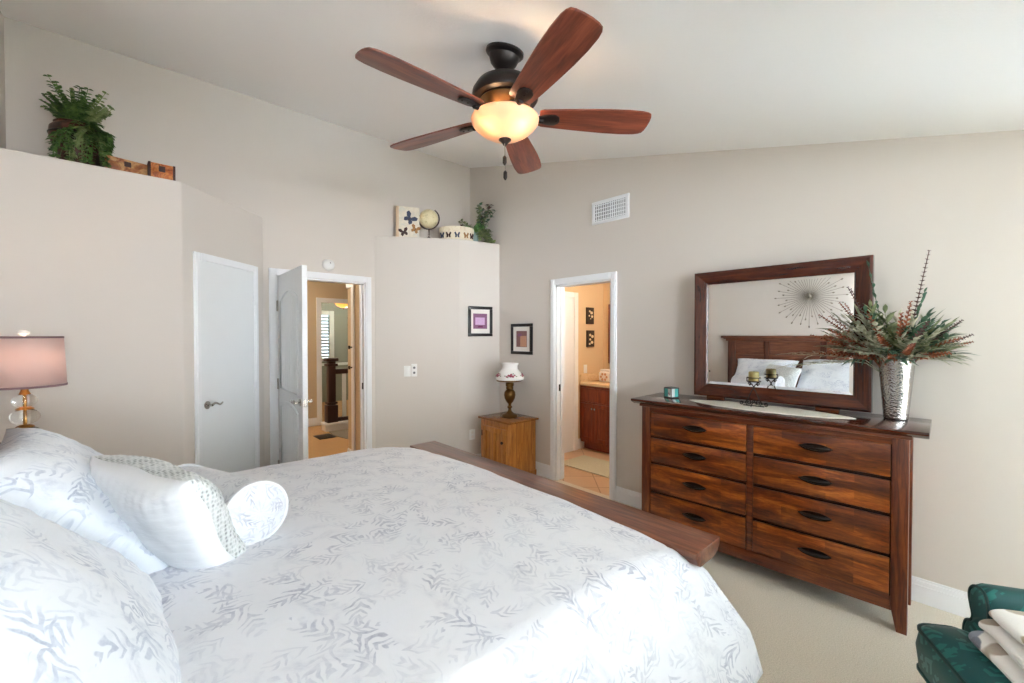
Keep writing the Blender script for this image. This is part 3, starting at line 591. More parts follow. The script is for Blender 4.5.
MB().box(BX-0.015, BX-0.004, 1.98, 3.43, 1.20, 1.86).build('glass', M['mirror'], bmi, world=True)
tb = thing('tissue_holder', 'pale tan rounded holder with scroll pattern on the bathroom counter', 'tissue holder', (4.80, 3.385, 0.89))
MB().box(-0.07, 0.07, -0.09, 0.09, 0, 0.14, 0.03, 4).build('body', M['matboard'], tb)
b = MB()
for a in range(6):
    A = a*PI/3; b.lathe([(0, 0.002), (0.014, 0.002), (0.018, 0)], 10, m=Matrix.Translation((-0.071, 0.045*math.cos(A), 0.07+0.04*math.sin(A))) @ Matrix.Rotation(-PI/2, 4, 'Y'))
b.build('scroll_pattern', plain('tan_pattern_ink', (206, 160, 122), 0.6), tb)
MB().box(-0.055, 0.055, -0.075, 0.075, 0.14, 0.165, 0.012, 3).build('lid', M['matboard'], tb)

# ------------------------------------------------------------------ bed
BXL, BYN, BYF = -0.54, 0.69, 2.77          # headboard plane, near and far ends of the caps
BC = (BYN+BYF)/2
bed = thing('bed', 'large dark wood bed with panelled headboard and capped footboard', 'bed', (0.6, BC, 0))
MB().box(-0.42, 1.50, 0.83, 2.70, 0.33, 0.70, 0.07, 4).build('mattress', M['cotton'], bed, world=True)
BYN, BYF, BFN, BFF = 0.80, 2.74, BYN, BYF
hb = MB().box(BXL, BXL+0.04, BYN+0.12, BYF-0.12, 0.2, 1.47).build('headboard', M['bed_y'], bed, world=True)
b = MB(); b.box(BXL, BXL+0.075, BYN+0.06, BYF-0.06, 1.425, 1.465, 0.01); b.box(BXL-0.005, BXL+0.11, BYN, BYF, 1.47, 1.505, 0.008); b.box(BXL-0.003, BXL+0.09, BYN+0.03, BYF-0.03, 1.455, 1.475, 0.006); b.build('cap', M['bed_y'], hb, world=True)
for y in (BYN+0.09, BYF-0.09-0.11): MB().box(BXL-0.003, BXL+0.065, y, y+0.11, 0, 1.46, 0.006).build('post', M['bed_z'], hb, world=True)
for y in (BYN+0.60, BYF-0.66): MB().box(BXL+0.035, BXL+0.06, y, y+0.07, 0.4, 1.43, 0.004).build('stile', M['bed_z'], hb, world=True)
for z in (1.16, 0.72): MB().box(BXL+0.035, BXL+0.055, BYN+0.18, BYF-0.18, z, z+0.07, 0.004).build('cross_rail', M['bed_y'], hb, world=True)
BYN, BYF = BFN, BFF
fb = MB().box(1.595, 1.645, BYN+0.10, BYF-0.10, 0.12, 0.66, 0.004).build('footboard', M['bed_y'], bed, world=True)
b = MB(); b.prism([(1.53, 0.722), (1.74, 0.722), (1.74, 0.70), (1.715, 0.672), (1.69, 0.66), (1.57, 0.66), (1.55, 0.672), (1.53, 0.70)], BYN, BYF, 'Y', bev=0.004); b.build('cap', M['bed_y'], fb, world=True)
for y in (BYN+0.05, BYF-0.05-0.10): MB().box(1.575, 1.675, y, y+0.10, 0, 0.66, 0.006).build('post', M['bed_z'], fb, world=True)
for y in (0.775, 2.71): MB().box(-0.5, 1.60, y, y+0.03, 0.2, 0.40, 0.005).build('side_rail', M['bed_x'], bed, world=True)

# white bed skirt under the duvet on the open side
def skirt(u, v):
    x = -0.45 + 2.02*u; y = 0.765 - 0.012*math.sin(u*95) - 0.02*(1-v); return Vector((x, y, 0.02 + 0.36*v))
tag(MB().grid(skirt, 120, 6).build('bed_skirt', M['cotton'], loc=(0.6, 0.77, 0), smooth=180, solid=0.004), 'white gathered bed skirt hanging under the leaf print duvet', 'bed skirt')

# duvet: flat top, rounded edges, flared hanging side, tucked roll at the footboard
X0, X1, WN, WF = -0.38, 1.51, 0.815, 2.71
def hashn(x, y, z=0.0): return noise.noise(Vector((x, y, z)))
def duvet_pt(u, v):
    Lt = X1 - X0; Lf = 0.22
    s = u*(Lt+Lf); roll = max(0.0, s-Lt)
    hang = 0.60; rr = 0.11; top = WF-WN
    total = top + 2*hang; c = v*total - hang              # c<0 near side hang, c>top far side
    x = X0 + min(s, Lt)
    cc = min(max(c, 0), top); y = WN + cc
    e = min(cc, top-cc); edge = 1 - min(1.0, e/0.45)
    z = 0.80 - 0.028*edge*edge
    z += 0.010*hashn(x*2.1, y*2.3, 1.0) + 0.004*hashn(x*6.5, y*7.0, 4.0)
    fx = max(0.0, (x - (X1-0.50))/0.50); z -= 0.055*fx*fx           # rounds down towards the footboard
    if c < 0 or c > top:
        h = -c if c < 0 else c-top; sgn = -1 if c < 0 else 1
        a = min(h/rr, PI/2*0.86)
        yy = rr*math.sin(a); zz = rr*(1-math.cos(a)); rest = max(0, h - rr*PI/2*0.86)
        sl = math.radians(17)
        fold = (0.016*math.sin(x*21 + 1.2*hashn(x*2, 3.0)) + 0.012*math.sin(x*9.3+1.0))*min(1, rest/0.30)
        yy += rest*math.sin(sl) + fold; zz += rest*math.cos(sl)
        y += sgn*yy; z -= zz
        k = min(1, h/0.5)
        x += 0.19*min(1, k*1.15)*max(0, (x-0.75)/0.75)**2 + roll*(0.50 + 0.10*k)
        z -= roll*0.35*(1-k)
    else:
        q = roll/0.14; a = min(q, 1.45)
        x += 0.075*math.sin(a); z -= 0.10*(1-math.cos(a)) + max(0, q-1.45)*0.10
    return Vector((x, y, z))
tag(MB().grid(duvet_pt, 150, 170, uvf=lambda u, v: (u*2.1, v*2.96)).build('duvet', M['duvet'], loc=(0.6, BC, 0.7), smooth=180, solid=0.02), 'white duvet with grey leaf print spread over the whole bed', 'duvet')

def pillow(name, mat, w, h, t, mtx, label=None, cat='pillow', group=None, seed=0.0, pinch=0.05, back=None, wr=0.008, ear=0.0, uvs=1.0):
    """stuffed cushion in its local XZ plane (x width, z height), thickness along y; the front faces -y"""
    def side(sg):
        def f(u, v):
            a, c = 2*u-1, 2*v-1
            px = a*w/2*(1 - pinch*(1-c*c)) ; pz = c*h/2*(1 - pinch*(1-a*a))
            k = ((1-abs(a)**2.6)*(1-abs(c)**2.6))**0.42
            n = hashn(a*2.2+seed, c*2.2, sg*3+seed) * 0.5 + hashn(a*5+seed, c*5, sg+seed) * 0.25
            ed = max(abs(a), abs(c)); ruck = 0.006*math.sin(a*40+seed)*abs(c)**4*(1-ed**8) + 0.006*math.sin(c*36+seed)*abs(a)**4*(1-ed**8)
            y = sg*(t/2*k + (wr*2.2*n)*k + ruck)
            y += 0.018*hashn(a*1.3+seed, c*1.3, 9+seed)
            return Vector((px, y, pz))
        return f
    loc = mtx.to_translation(); N = 46
    uvf = lambda u, v: (u*w*uvs+seed*1.37, v*h*uvs+seed*0.71)
    if back is None:
        b = MB(); b.grid(side(-1), N, N, uvf=uvf); b.grid(side(1), N, N, uvf=uvf); b.merge(1e-4); b.bm.transform(mtx)
        o = b.build(name, mat, loc=loc, smooth=180)
        return tag(o, label, cat, group) if label else o
    r = thing(name, label, cat, loc, group=group)
    b = MB(); b.grid(side(-1), N, N, uvf=uvf); b.bm.transform(mtx); b.build('front', mat, r, world=True, smooth=180, solid=0.002)
    b = MB(); b.grid(side(1), N, N, uvf=uvf); b.bm.transform(mtx); b.build('back', back, r, world=True, smooth=180, solid=0.002)
    return r
def frame(c, wdir, hdir):                 # local x = wdir, z = hdir, -y = the way it faces
    w = Vector(wdir).normalized(); h = Vector(hdir); h = (h - w*h.dot(w)).normalized(); y = h.cross(w)
    m = Matrix((w, y, h)).transposed().to_4x4(); m.translation = Vector(c); return m
G = 'shams against the headboard'
def lean(deg): return (-math.sin(math.radians(deg)), 0, math.cos(math.radians(deg)))
pillow('bed_pillow', M['sham'], 0.70, 0.44, 0.18, frame((-0.40, 2.06, 0.83), (0, 1, 0), lean(20)), 'pale pillow behind the far sham, against the headboard', seed=11.0)
pillow('bed_pillow', M['sham'], 0.70, 0.44, 0.18, frame((-0.40, 1.28, 0.83), (0, 1, 0), lean(20)), 'pale pillow behind the near sham, against the headboard', seed=15.0)
pillow('pillow_sham', M['sham'], 0.78, 0.62, 0.24, frame((-0.10, 2.05, 0.955), (0.03, 1, 0), lean(46)), 'grey leaf print sham on the side of the bed nearer the crystal lamp', seed=3.0, group=G, pinch=0.12)
pillow('pillow_sham', M['sham'], 0.80, 0.64, 0.27, frame((-0.16, 1.24, 0.945), (0, 1, 0), lean(44)), 'grey leaf print sham filling the lower corner of the picture', seed=7.0, group=G)
pillow('throw_pillow', M['sequin'], 0.47, 0.42, 0.20, frame((0.12, 1.79, 0.925), (-0.42, 0.88, 0.07), (-0.50, 0.0, 0.87)), 'white square pillow with silver beaded front leaning on the shams', back=M['cotton'], seed=21.0, pinch=0.04)
# bolster
bo = thing('bolster_pillow', 'round leaf print bolster lying behind the beaded white pillow', 'pillow', (0.27, 1.99, 0.878), rot=(-0.06, 0, math.radians(15)))
def bol(u, v):
    a = 2*PI*v; y = -0.30 + 0.60*u; r = 0.108*(1 - 0.06*abs(2*u-1)**4) * (1 + 0.02*hashn(u*5, math.cos(a)*1.5, math.sin(a)*1.5))
    return Vector((r*math.cos(a), y, r*math.sin(a)*0.95))
MB().grid(bol, 40, 40, uvf=lambda u, v: (u*0.6, v*0.8)).merge().build('cover', M['bolster'], bo, smooth=180)
for sgn in (-1, 1):
    def cap(u, v, sgn=sgn):
        a = 2*PI*v; r = 0.105*u; return Vector((r*math.cos(a), sgn*(0.298 + 0.024*(1-u*u) - 0.003*math.sin(a*14)*u*(1-u)*3), r*math.sin(a)*0.95))
    MB().grid(cap, 14, 40, uvf=lambda u, v: (u*math.cos(2*PI*v)*0.12+3, u*math.sin(2*PI*v)*0.12)).merge().build('end_cap', M['bolster'], bo, smooth=180)
    MB().tube([(0.107*math.cos(2*PI*k/40), sgn*0.30, 0.1015*math.sin(2*PI*k/40)) for k in range(40)], 0.005, 6, closed=True).build('piping', M['cotton'], bo)

# ------------------------------------------------------------------ nightstand and crystal lamp beyond the bed
NZ = 0.955
ns = thing('nightstand', 'dark wood nightstand beyond the pillows, under the crystal lamp', 'nightstand', (-0.33, 3.2, 0))
b = MB(); b.box(-0.20, 0.055, -0.21, 0.21, 0.08, NZ-0.03, 0.004); b.build('body', M['bed_z'], ns)
MB().box(-0.22, 0.075, -0.225, 0.225, NZ-0.03, NZ, 0.006).build('top', M['black'], ns)
for k in range(3):
    d = MB().box(0.055, 0.07, -0.18, 0.18, 0.14+k*0.26, 0.37+k*0.26, 0.005).build('drawer', M['bed_y'], ns)
    MB().tube([(0.07, -0.06, 0.25+k*0.26), (0.09, -0.03, 0.245+k*0.26), (0.09, 0.03, 0.245+k*0.26), (0.07, 0.06, 0.25+k*0.26)], 0.006, 6).build('drawer_pull', M['pull'], d)
for x in (-0.17, 0.025):
    for y in (-0.18, 0.18): MB().box(x-0.025, x+0.025, y-0.025, y+0.025, 0, 0.08, 0.004).build('leg', M['bed_z'], ns)
tb = thing('tray_box', 'black flat box on the nightstand below the crystal lamp', 'box', (-0.375, 3.06, NZ))
MB().box(-0.10, 0.05, -0.05, 0.05, 0, 0.045, 0.006).build('body', M['black'], tb); MB().box(-0.103, 0.053, -0.053, 0.053, 0.045, 0.055, 0.004).build('lid', M['black'], tb)
lp = thing('table_lamp', 'crystal ball table lamp with mauve drum shade beside the bed', 'lamp', (-0.352, 3.2, NZ))
MB().lathe([(0, 0), (0.06, 0), (0.062, 0.012), (0.05, 0.02), (0.012, 0.026), (0, 0.026)], 28).build('base', M['brass'], lp)
def ball(z0, r, hh):
    return MB().lathe([(0.008 if k in (0, 12) else r*math.sin(PI*k/12)**0.8, z0+hh/2-hh/2*math.cos(PI*k/12)) for k in range(13)], 28).build('crystal_ball', M['crystal'], lp)
ball(0.026, 0.058, 0.080); ball(0.116, 0.053, 0.078); ball(0.202, 0.045, 0.064)
b = MB()
for z in (0.104, 0.192): b.lathe([(0, z-0.003), (0.034, z), (0.030, z+0.006), (0.012, z+0.014), (0, z+0.015)], 24)
b.lathe([(0.005, 0.02), (0.005, 0.55)], 8); b.lathe([(0, 0.264), (0.022, 0.266), (0.018, 0.275), (0.014, 0.285), (0.016, 0.33), (0, 0.335)], 20); b.build('stem', M['brass'], lp)
sh = MB().lathe([(0.148, 0.305), (0.138, 0.552)], 48).build('lamp_shade', M['shade'], lp, solid=0.002)
b = MB()
for r, z in ((0.1485, 0.308), (0.1385, 0.549)): b.lathe([(r+0.001, z-0.005), (r+0.001, z+0.005)], 48)
b.build('binding', M['shade_trim'], sh, solid=0.002)
b = MB()
for a in range(3): b.tube([(0, 0, 0.545), (0.138*math.cos(a*2.094), 0.138*math.sin(a*2.094), 0.545)], 0.002, 5)
b.build('spider', M['brass'], sh)
MB().lathe([(0, 0.552), (0.01, 0.555), (0.008, 0.560), (0.022, 0.566), (0.022, 0.578), (0.012, 0.584), (0, 0.585)], 20).build('finial', M['milk'], lp)
point('bedside_bulb', (-0.352, 3.2, NZ+0.43), 3.0, (1.0, 0.78, 0.55), 0.03)

# ------------------------------------------------------------------ dresser, mirror and the things on it
DR = thing('dresser', 'wide dark cherry dresser with eight drawers against the far wall', 'dresser', (2.913, 0.244, 0), math.radians(2.4))
# local: +y along the front to the far end, +x back to the wall; front plane x = 0
DW, DD, DZ = 1.455, 0.400, 1.008
b = MB(); b.box(0.012, DD-0.01, 0.03, DW-0.03, 0.12, DZ, 0.0); b.build('case', M['gap'], DR)
b = MB(); b.box(0.0, 0.03, 0.06, DW-0.06, 0.955, DZ, 0.002); b.box(0.0, 0.03, 0.06, DW-0.06, 0.10, 0.172, 0.003); b.box(0, 0.03, DW/2-0.018, DW/2+0.018, 0.17, 0.96, 0.002)
for z in (0.775, 0.587, 0.376): b.box(0.012, 0.03, 0.06, DW-0.06, z-0.004, z+0.007, 0.001)
b.build('face_frame', M['wood_rail'], DR)
b = MB(); b.prism([(-0.020, 1.008), (-0.062, 1.030), (-0.062, 1.046), (DD+0.015, 1.046), (DD+0.015, 1.008)], -0.072, DW+0.06, 'Y', bev=0.003); b.build('top', M['wood_top'], DR)
b = MB(); b.box(-0.022, DD, -0.012, DW+0.012, 0.992, 1.009, 0.004); b.build('cove_moulding', M['wood_rail'], DR)
def dleg(y0, s, x0, x1):
    # tapered at the foot on the inner edge
    pts = [(y0, 0.0), (y0+s*0.042, 0.0), (y0+s*0.066, 0.13), (y0+s*0.066, DZ-0.015), (y0, DZ-0.015)]
    MB().prism(pts, x0, x1, 'X', bev=0.003).build('leg', M['wood_z'], DR)
for y0, s in ((0, 1), (DW, -1)):
    dleg(y0, s, -0.004, 0.062); dleg(y0, s, DD-0.06, DD)
    MB().box(0.06, DD-0.06, min(y0+s*0.012, y0+s*0.03), max(y0+s*0.012, y0+s*0.03), 0.14, DZ-0.02).build('side_panel', M['wood_z'], DR)
rows = [(0.787, 0.953), (0.600, 0.767), (0.388, 0.579), (0.174, 0.368)]
PULL = None
for (ya, yb) in ((0.070, DW/2-0.020), (DW/2+0.020, DW-0.070)):
    for z0, z1 in rows:
        d = MB().box(-0.006, 0.02, ya, yb, z0, z1, 0.004).build('drawer', M['wood_y'], DR)
        yc, z = (ya+yb)/2, (z0+z1)/2 + 0.01
        b = MB(); pts = []
        for k in range(24):
            a = 2*PI*k/24; pts.append((0, 0.076*math.cos(a), 0.023*math.sin(a)*(abs(math.sin(a))**0.25)))
        lo = [(p[1], p[2]) for p in pts]
        b.prism(lo, 0.0, -0.006, 'X')
        n = 12                                     # bowed pull across the plate
        arc = [(-0.006 - 0.026*math.sin(PI*k/n), -0.072+0.144*k/n, 0.004) for k in range(n+1)]
        b.tube(arc, [0.005+0.008*math.sin(PI*k/n) for k in range(n+1)], 8)
        for e in (-1, 1): b.lathe([(0, -0.005), (0.006, -0.003), (0.006, 0.003), (0, 0.005)], 8, c=(-0.007, e*0.074, 0.003))
        b.bm.transform(Matrix.Translation((-0.006, yc, z)))
        b.build('drawer_pull', M['pull'], d)
DM = mw(DR)
def dw(x, y, z=1.046): return DM @ Vector((x, y, z))
# mirror
mr = thing('dresser_mirror', 'large wood framed mirror standing on the cherry dresser', 'mirror', tuple(dw(0.345, 0.735, 1.046)), math.radians(0.0))
my0, my1, mz0, mz1 = -0.562, 0.470, 0.022, 0.928
fw = 0.089
def mside(p0, p1, q0, q1, nm, mat):       # p outer corners, q inner corners (y,z); outer edge proud, sloping in to the glass
    b = MB(); O = -0.046; I = -0.016
    def V(x, p): return b.bm.verts.new((x, p[0], p[1]))
    e = 0.14
    m0 = (p0[0]+(q0[0]-p0[0])*e, p0[1]+(q0[1]-p0[1])*e); m1 = (p1[0]+(q1[0]-p1[0])*e, p1[1]+(q1[1]-p1[1])*e)
    g = 0.90
    g0 = (p0[0]+(q0[0]-p0[0])*g, p0[1]+(q0[1]-p0[1])*g); g1 = (p1[0]+(q1[0]-p1[0])*g, p1[1]+(q1[1]-p1[1])*g)
    A = [V(0, p0), V(O+0.004, p0), V(O, m0), V(I-0.006, g0), V(I+0.004, q0), V(0, q0)]
    B = [V(0, p1), V(O+0.004, p1), V(O, m1), V(I-0.006, g1), V(I+0.004, q1), V(0, q1)]
    for i in range(6): b.bm.faces.new((A[i], A[(i+1) % 6], B[(i+1) % 6], B[i]))
    b.bm.faces.new(A); b.bm.faces.new(B[::-1])
    return b.build(nm, mat, mr, smooth=25)
o_ = [(my0, mz0), (my1, mz0), (my1, mz1), (my0, mz1)]; i_ = [(my0+fw, mz0+fw), (my1-fw, mz0+fw), (my1-fw, mz1-fw), (my0+fw, mz1-fw)]
for k in range(4): mside(o_[k], o_[(k+1) % 4], i_[k], i_[(k+1) % 4], 'frame_side', M['wood_frame'] if k % 2 == 0 else M['wood_frame_z'])
gb = 0.018
b = MB()
def V(x, y, z): return b.bm.verts.new((x, y, z))
I4 = [V(-0.010, y, z) for y, z in i_]; J = [V(-0.0112, y+(gb if y < 0 else -gb), z+(gb if z < 0.4 else -gb)) for y, z in i_]
b.bm.faces.new(J)
for k in range(4): b.bm.faces.new((I4[k], I4[(k+1) % 4], J[(k+1) % 4], J[k]))
b.build('glass', M['mirror'], mr, smooth=0)
b = MB(); b.box(0.0, 0.012, my0+0.01, my1-0.01, mz0+0.01, mz1-0.01); b.build('backing', M['gap'], mr)
for y in (-0.35, 0.32): MB().box(-0.035, 0.0, y-0.06, y+0.06, 0, 0.03, 0.004).build('foot', M['wood_rail'], mr)

# lace runner: long pointed oval
b = MB(); k0, k1 = dw(0.275, 0.37), dw(0.24, 1.23)
def run(u, v):
    s = 2*u-1; hw = 0.150*(1-abs(s)**2.2)**0.75 * (1+0.02*math.sin(u*60)); y = 0.70 + s*0.475; x = 0.145 + 0.02*s + (2*v-1)*hw
    return DM @ Vector((x, y, 1.0465 + 0.0025 + 0.0012*hashn(u*14, v*5)))
rn = MB().grid(run, 60, 10).build('table_runner', M['lace'], loc=dw(0.15, 0.80), smooth=180, solid=0.0025); tag(rn, 'cream lace pointed runner lying on the dresser top', 'runner')

# candle holder
ch = thing('candle_holder', 'wrought iron scroll candle stand on the lace runner', 'candle holder', tuple(dw(0.165, 0.755, 1.0500)), math.radians(2.4)); ch.scale = (1.2, 1.2, 1.32)
def scroll(c, r0, turns, start, sg, plane='YZ'):
    pts = []
    for k in range(int(26*turns)+1):
        a = start + sg*2*PI*k/26; r = r0*(1-0.72*k/(26*turns)); pts.append((0, c[0]+r*math.cos(a), c[1]+r*math.sin(a)))
    return pts
b = MB()
for s in (-1, 1):
    b.tube([(0, s*0.045, 0.012), (0, s*0.030, 0.03), (0, s*0.010, 0.075), (0, -s*0.006, 0.105), (0, -s*0.022, 0.118)], 0.0028, 6)
    b.tube(scroll((s*0.024, 0.018), 0.016, 1.5, -PI/2, s), 0.0026, 6); b.tube(scroll((s*0.060, 0.012), 0.010, 1.4, PI if s > 0 else 0, -s), 0.0026, 6)
    b.tube(scroll((s*0.022, 0.112), 0.009, 1.3, -PI/2, -s), 0.0024, 6)
    b.tube([(0, s*0.008, 0.018), (s*0.0, s*0.0, 0.034)], 0.0025, 6)
    b.tube([(0, 0, 0.02), (s*0.035, 0, 0.012), (s*0.045, 0, 0.003)], 0.0026, 6)
b.tube([(0, -0.052, 0.003), (0, 0.052, 0.003)], 0.0028, 6); b.build('scroll_stand', M['iron'], ch)
b = MB(); b.lathe([(0, 0.120), (0.034, 0.121), (0.036, 0.126), (0.034, 0.127), (0, 0.124)], 24)
b.tube([(0.034*math.cos(a), 0.034*math.sin(a), 0.142) for a in [2*PI*k/28 for k in range(28)]], 0.0022, 6, closed=True)
for a in (0, 2.09, 4.19): b.tube([(0.034*math.cos(a), 0.034*math.sin(a), 0.125), (0.034*math.cos(a), 0.034*math.sin(a), 0.143)], 0.002, 5)
b.build('candle_cup', M['iron'], ch)
cd = thing('candle', 'olive pillar candle in the iron scroll stand', 'candle', tuple(DM @ Vector((0.165, 0.755, 1.0500+0.1245*1.32))))
MB().lathe([(0, 0), (0.030, 0), (0.031, 0.003), (0.031, 0.058), (0.027, 0.062), (0.022, 0.056), (0, 0.054)], 24).build('wax', M['wax'], cd)
MB().tube([(0, 0, 0.052), (0.001, 0, 0.062), (0.003, 0, 0.066)], 0.0012, 5).build('wick', M['black'], cd)

# little glass box
cb = thing('trinket_box', 'small glass and pewter trinket cube with teal panes at the dresser end', 'trinket box', tuple(dw(0.20, 1.325)), math.radians(-18))
s = 0.036; b = MB()
for x in (-s, s):
    for y in (-s, s): b.tube([(x, y, 0), (x, y, 2*s)], 0.004, 4)
for z in (0.004, 2*s):
    for (p, q_) in (((-s, -s), (s, -s)), ((s, -s), (s, s)), ((s, s), (-s, s)), ((-s, s), (-s, -s))): b.tube([(p[0], p[1], z), (q_[0], q_[1], z)], 0.004, 4)
b.box(-s, s, -s, s, 0, 0.004); b.build('cube_frame', M['pewter'], cb)
for q6 in ((-s, -s+0.002, -0.002, s, 0.004, 2*s), (-s, 0.0, s-0.002, s, 0.004, 2*s), (-0.002, s-0.002, -s, -s+0.002, 0.004, 2*s)): MB().box(*q6).build('teal_pane', M['teal_tile'], cb)
for q6 in ((-s, -s+0.002, -s, -0.002, 0.004, 2*s), (-s, -0.002, -s, -s+0.002, 0.004, 2*s), (s-0.002, s, -s, s, 0.004, 2*s), (-s, s, -s, s, 2*s-0.001, 2*s+0.001)): MB().box(*q6).build('clear_pane', M['clearpane'], cb)
b = MB(); b.lathe([(0, -0.006), (0.007, 0), (0, 0.006)], 8, c=(-s-0.001, -0.012, 0.035)); b.lathe([(0, -0.005), (0.006, 0), (0, 0.005)], 8, c=(-s-0.001, -0.018, 0.022)); b.build('red_inlay', M['rose'], cb)

# vase and bouquet
VL = dw(0.285, 0.070)
vs = thing('vase', 'tall tapered hammered silver vase on the near end of the dresser', 'vase', tuple(VL))
MB().lathe([(0, 0), (0.050, 0), (0.053, 0.004), (0.054, 0.012), (0.081, 0.348), (0.083, 0.355), (0.080, 0.356), (0.077, 0.348), (0.050, 0.015), (0, 0.012)], 48).build('body', M['hammered'], vs)
bq = thing('bouquet', 'dried bouquet of sage leaves and rust eucalyptus in the silver vase', 'bouquet', (VL[0], VL[1], VL[2]+0.325))
rnd = random.Random(5)
ZV = VL[2]+0.325
def arc_pts(az, el, L, droop, n=9, r0=0.03):
    d = Vector((math.cos(az)*math.cos(el), math.sin(az)*math.cos(el), math.sin(el)))
    pts = []
    for k in range(n+1):
        t = k/n; p = Vector((r0*math.cos(az), r0*math.sin(az), -0.10)) + d*L*t + Vector((0, 0, 0.10*min(1, t*4))) + Vector((0, 0, -droop*L*t*t)); pts.append(p)
    return pts
def okx(p): return p.x + VL[0] < XR - 0.025
def leafy(az, el, L, droop, mat, ll, lw, nl, up0=0.3):
    pts = arc_pts(az, el, L, droop); b = MB()
    pts = [Vector((min(p.x, XR-0.03-VL[0]), p.y, p.z)) for p in pts]
    b.tube(pts, [0.0028*(1-0.6*k/len(pts)) for k in range(len(pts))], 5)
    for i in range(nl):
        t = up0 + (1-up0)*i/max(1, nl-1); f = t*(len(pts)-1); k = min(int(f), len(pts)-2); p = pts[k].lerp(pts[k+1], f-k); dr = (pts[k+1]-pts[k]).normalized()
        sd = dr.cross(Vector((0, 0, 1))).normalized() * (1 if i % 2 else -1)
        ld = (dr*(0.75 if i < nl-1 else 2.5) + sd*rnd.uniform(0.4, 0.8) + Vector((rnd.uniform(-.2, .2), rnd.uniform(-.2, .2), rnd.uniform(-.1, .35))))
        l2 = ll*rnd.uniform(0.75, 1.15)*(1.1-0.35*t); e = p + ld.normalized()*l2
        if not okx(e): ld.x = -abs(ld.x)*0.3 - 0.05; 
        b.leaf(p, ld, (0, 0, 1), l2, lw*rnd.uniform(0.8, 1.2), rnd.uniform(0.05, 0.35))
    return b.build('leafy_stem', mat, bq)
def spike(az, el, L, droop, mat, r=0.011):
    pts = arc_pts(az, el, L, droop, 12); b = MB(); pts = [Vector((min(p.x, XR-0.03-VL[0]), p.y, p.z)) for p in pts]
    b.tube(pts, 0.0022, 5)
    for i in range(16):
        t = 0.42 + 0.58*i/15; f = t*(len(pts)-1); k = min(int(f), len(pts)-2); p = pts[k].lerp(pts[k+1], f-k); dr = (pts[k+1]-pts[k]).normalized()
        rr = r*(1.15-0.65*(t-0.42)/0.58)
        for e in (0, 1):
            ang = i*1.57 + e*PI; sd = (dr.orthogonal().normalized()*math.cos(ang) + dr.cross(dr.orthogonal()).normalized()*math.sin(ang))
            q_ = p + sd*rr*0.9
            if okx(q_ + sd*rr): b.leaf(p, sd + dr*0.45, dr, rr*2.1, rr*1.7, 0, 0.3)
    return b.build('eucalyptus_spike', mat, bq)
# directions: the photo's left is about az 132 deg (away along the wall), right about az -48 turned off the wall; az 180 points into the room
def AZ(d): return math.radians(d)
kinds = ['sage', 'sage', 'olive', 'olive', 'dark_leaf']
for i in range(96):                                   # a full rounded head, flattened by the wall behind it
    u = (i+0.5)/96; el = math.asin(0.24 + 0.73*u**0.9); az = 2.399963*i
    d = Vector((math.cos(az)*math.cos(el), math.sin(az)*math.cos(el), math.sin(el)))
    if d.x > 0.25: d.x *= 0.25
    az = math.atan2(d.y, d.x); side = abs(d.y)
    L = (0.21 + 0.06*side + 0.07*u) * rnd.uniform(0.8, 1.12) * (0.86 if d.y < 0 else 1.08)
    leafy(az, el, L, rnd.uniform(0.0, 0.25)*(1-u), M[kinds[rnd.randrange(5)]], rnd.uniform(0.085, 0.125), rnd.uniform(0.017, 0.026), 13, 0.35)
for a, e, L, dr, mt in ((-84, 81, .60, 0, 'plum'), (104, 66, .46, 0, 'plum'), (108, 40, .42, .02, 'rust'), (112, 24, .40, .05, 'rust'), (-98, 46, .32, .04, 'plum'), (-92, 24, .28, .02, 'rust'), (120, 12, .34, .1, 'rust'), (-110, 34, .28, .1, 'rust'), (180, 16, .24, .15, 'rust'), (160, 48, .34, 0, 'rust'), (-150, 40, .32, 0, 'plum'), (102, 56, .40, 0, 'rust'), (200, 28, .26, .1, 'rust'), (150, 12, .28, .12, 'rust'), (-130, 18, .26, .1, 'rust'), (170, 34, .28, .05, 'rust'), (190, 52, .32, 0, 'rust'), (-100, 30, .30, .02, 'plum'), (130, 30, .36, .02, 'rust'), (-160, 60, .36, 0, 'rust')):
    spike(AZ(a), math.radians(e), L*1.0, dr, M[mt], 0.012)
leafy(AZ(98), math.radians(80), .54, 0, M['dark_leaf'], .075, .016, 9, 0.55)
leafy(AZ(-84), math.radians(78), .38, 0, M['dark_leaf'], .075, .016, 9, 0.55)
leafy(AZ(104), math.radians(6), .46, .05, M['sage'], .12, .016, 11)
leafy(AZ(108), math.radians(-3), .46, .04, M['sage'], .12, .016, 11)

# ------------------------------------------------------------------ honey oak cabinet with hurricane lamp
cb = thing('cabinet', 'small honey oak cabinet in the corner beside the bathroom door', 'cabinet', (3.115, 3.49, 0))
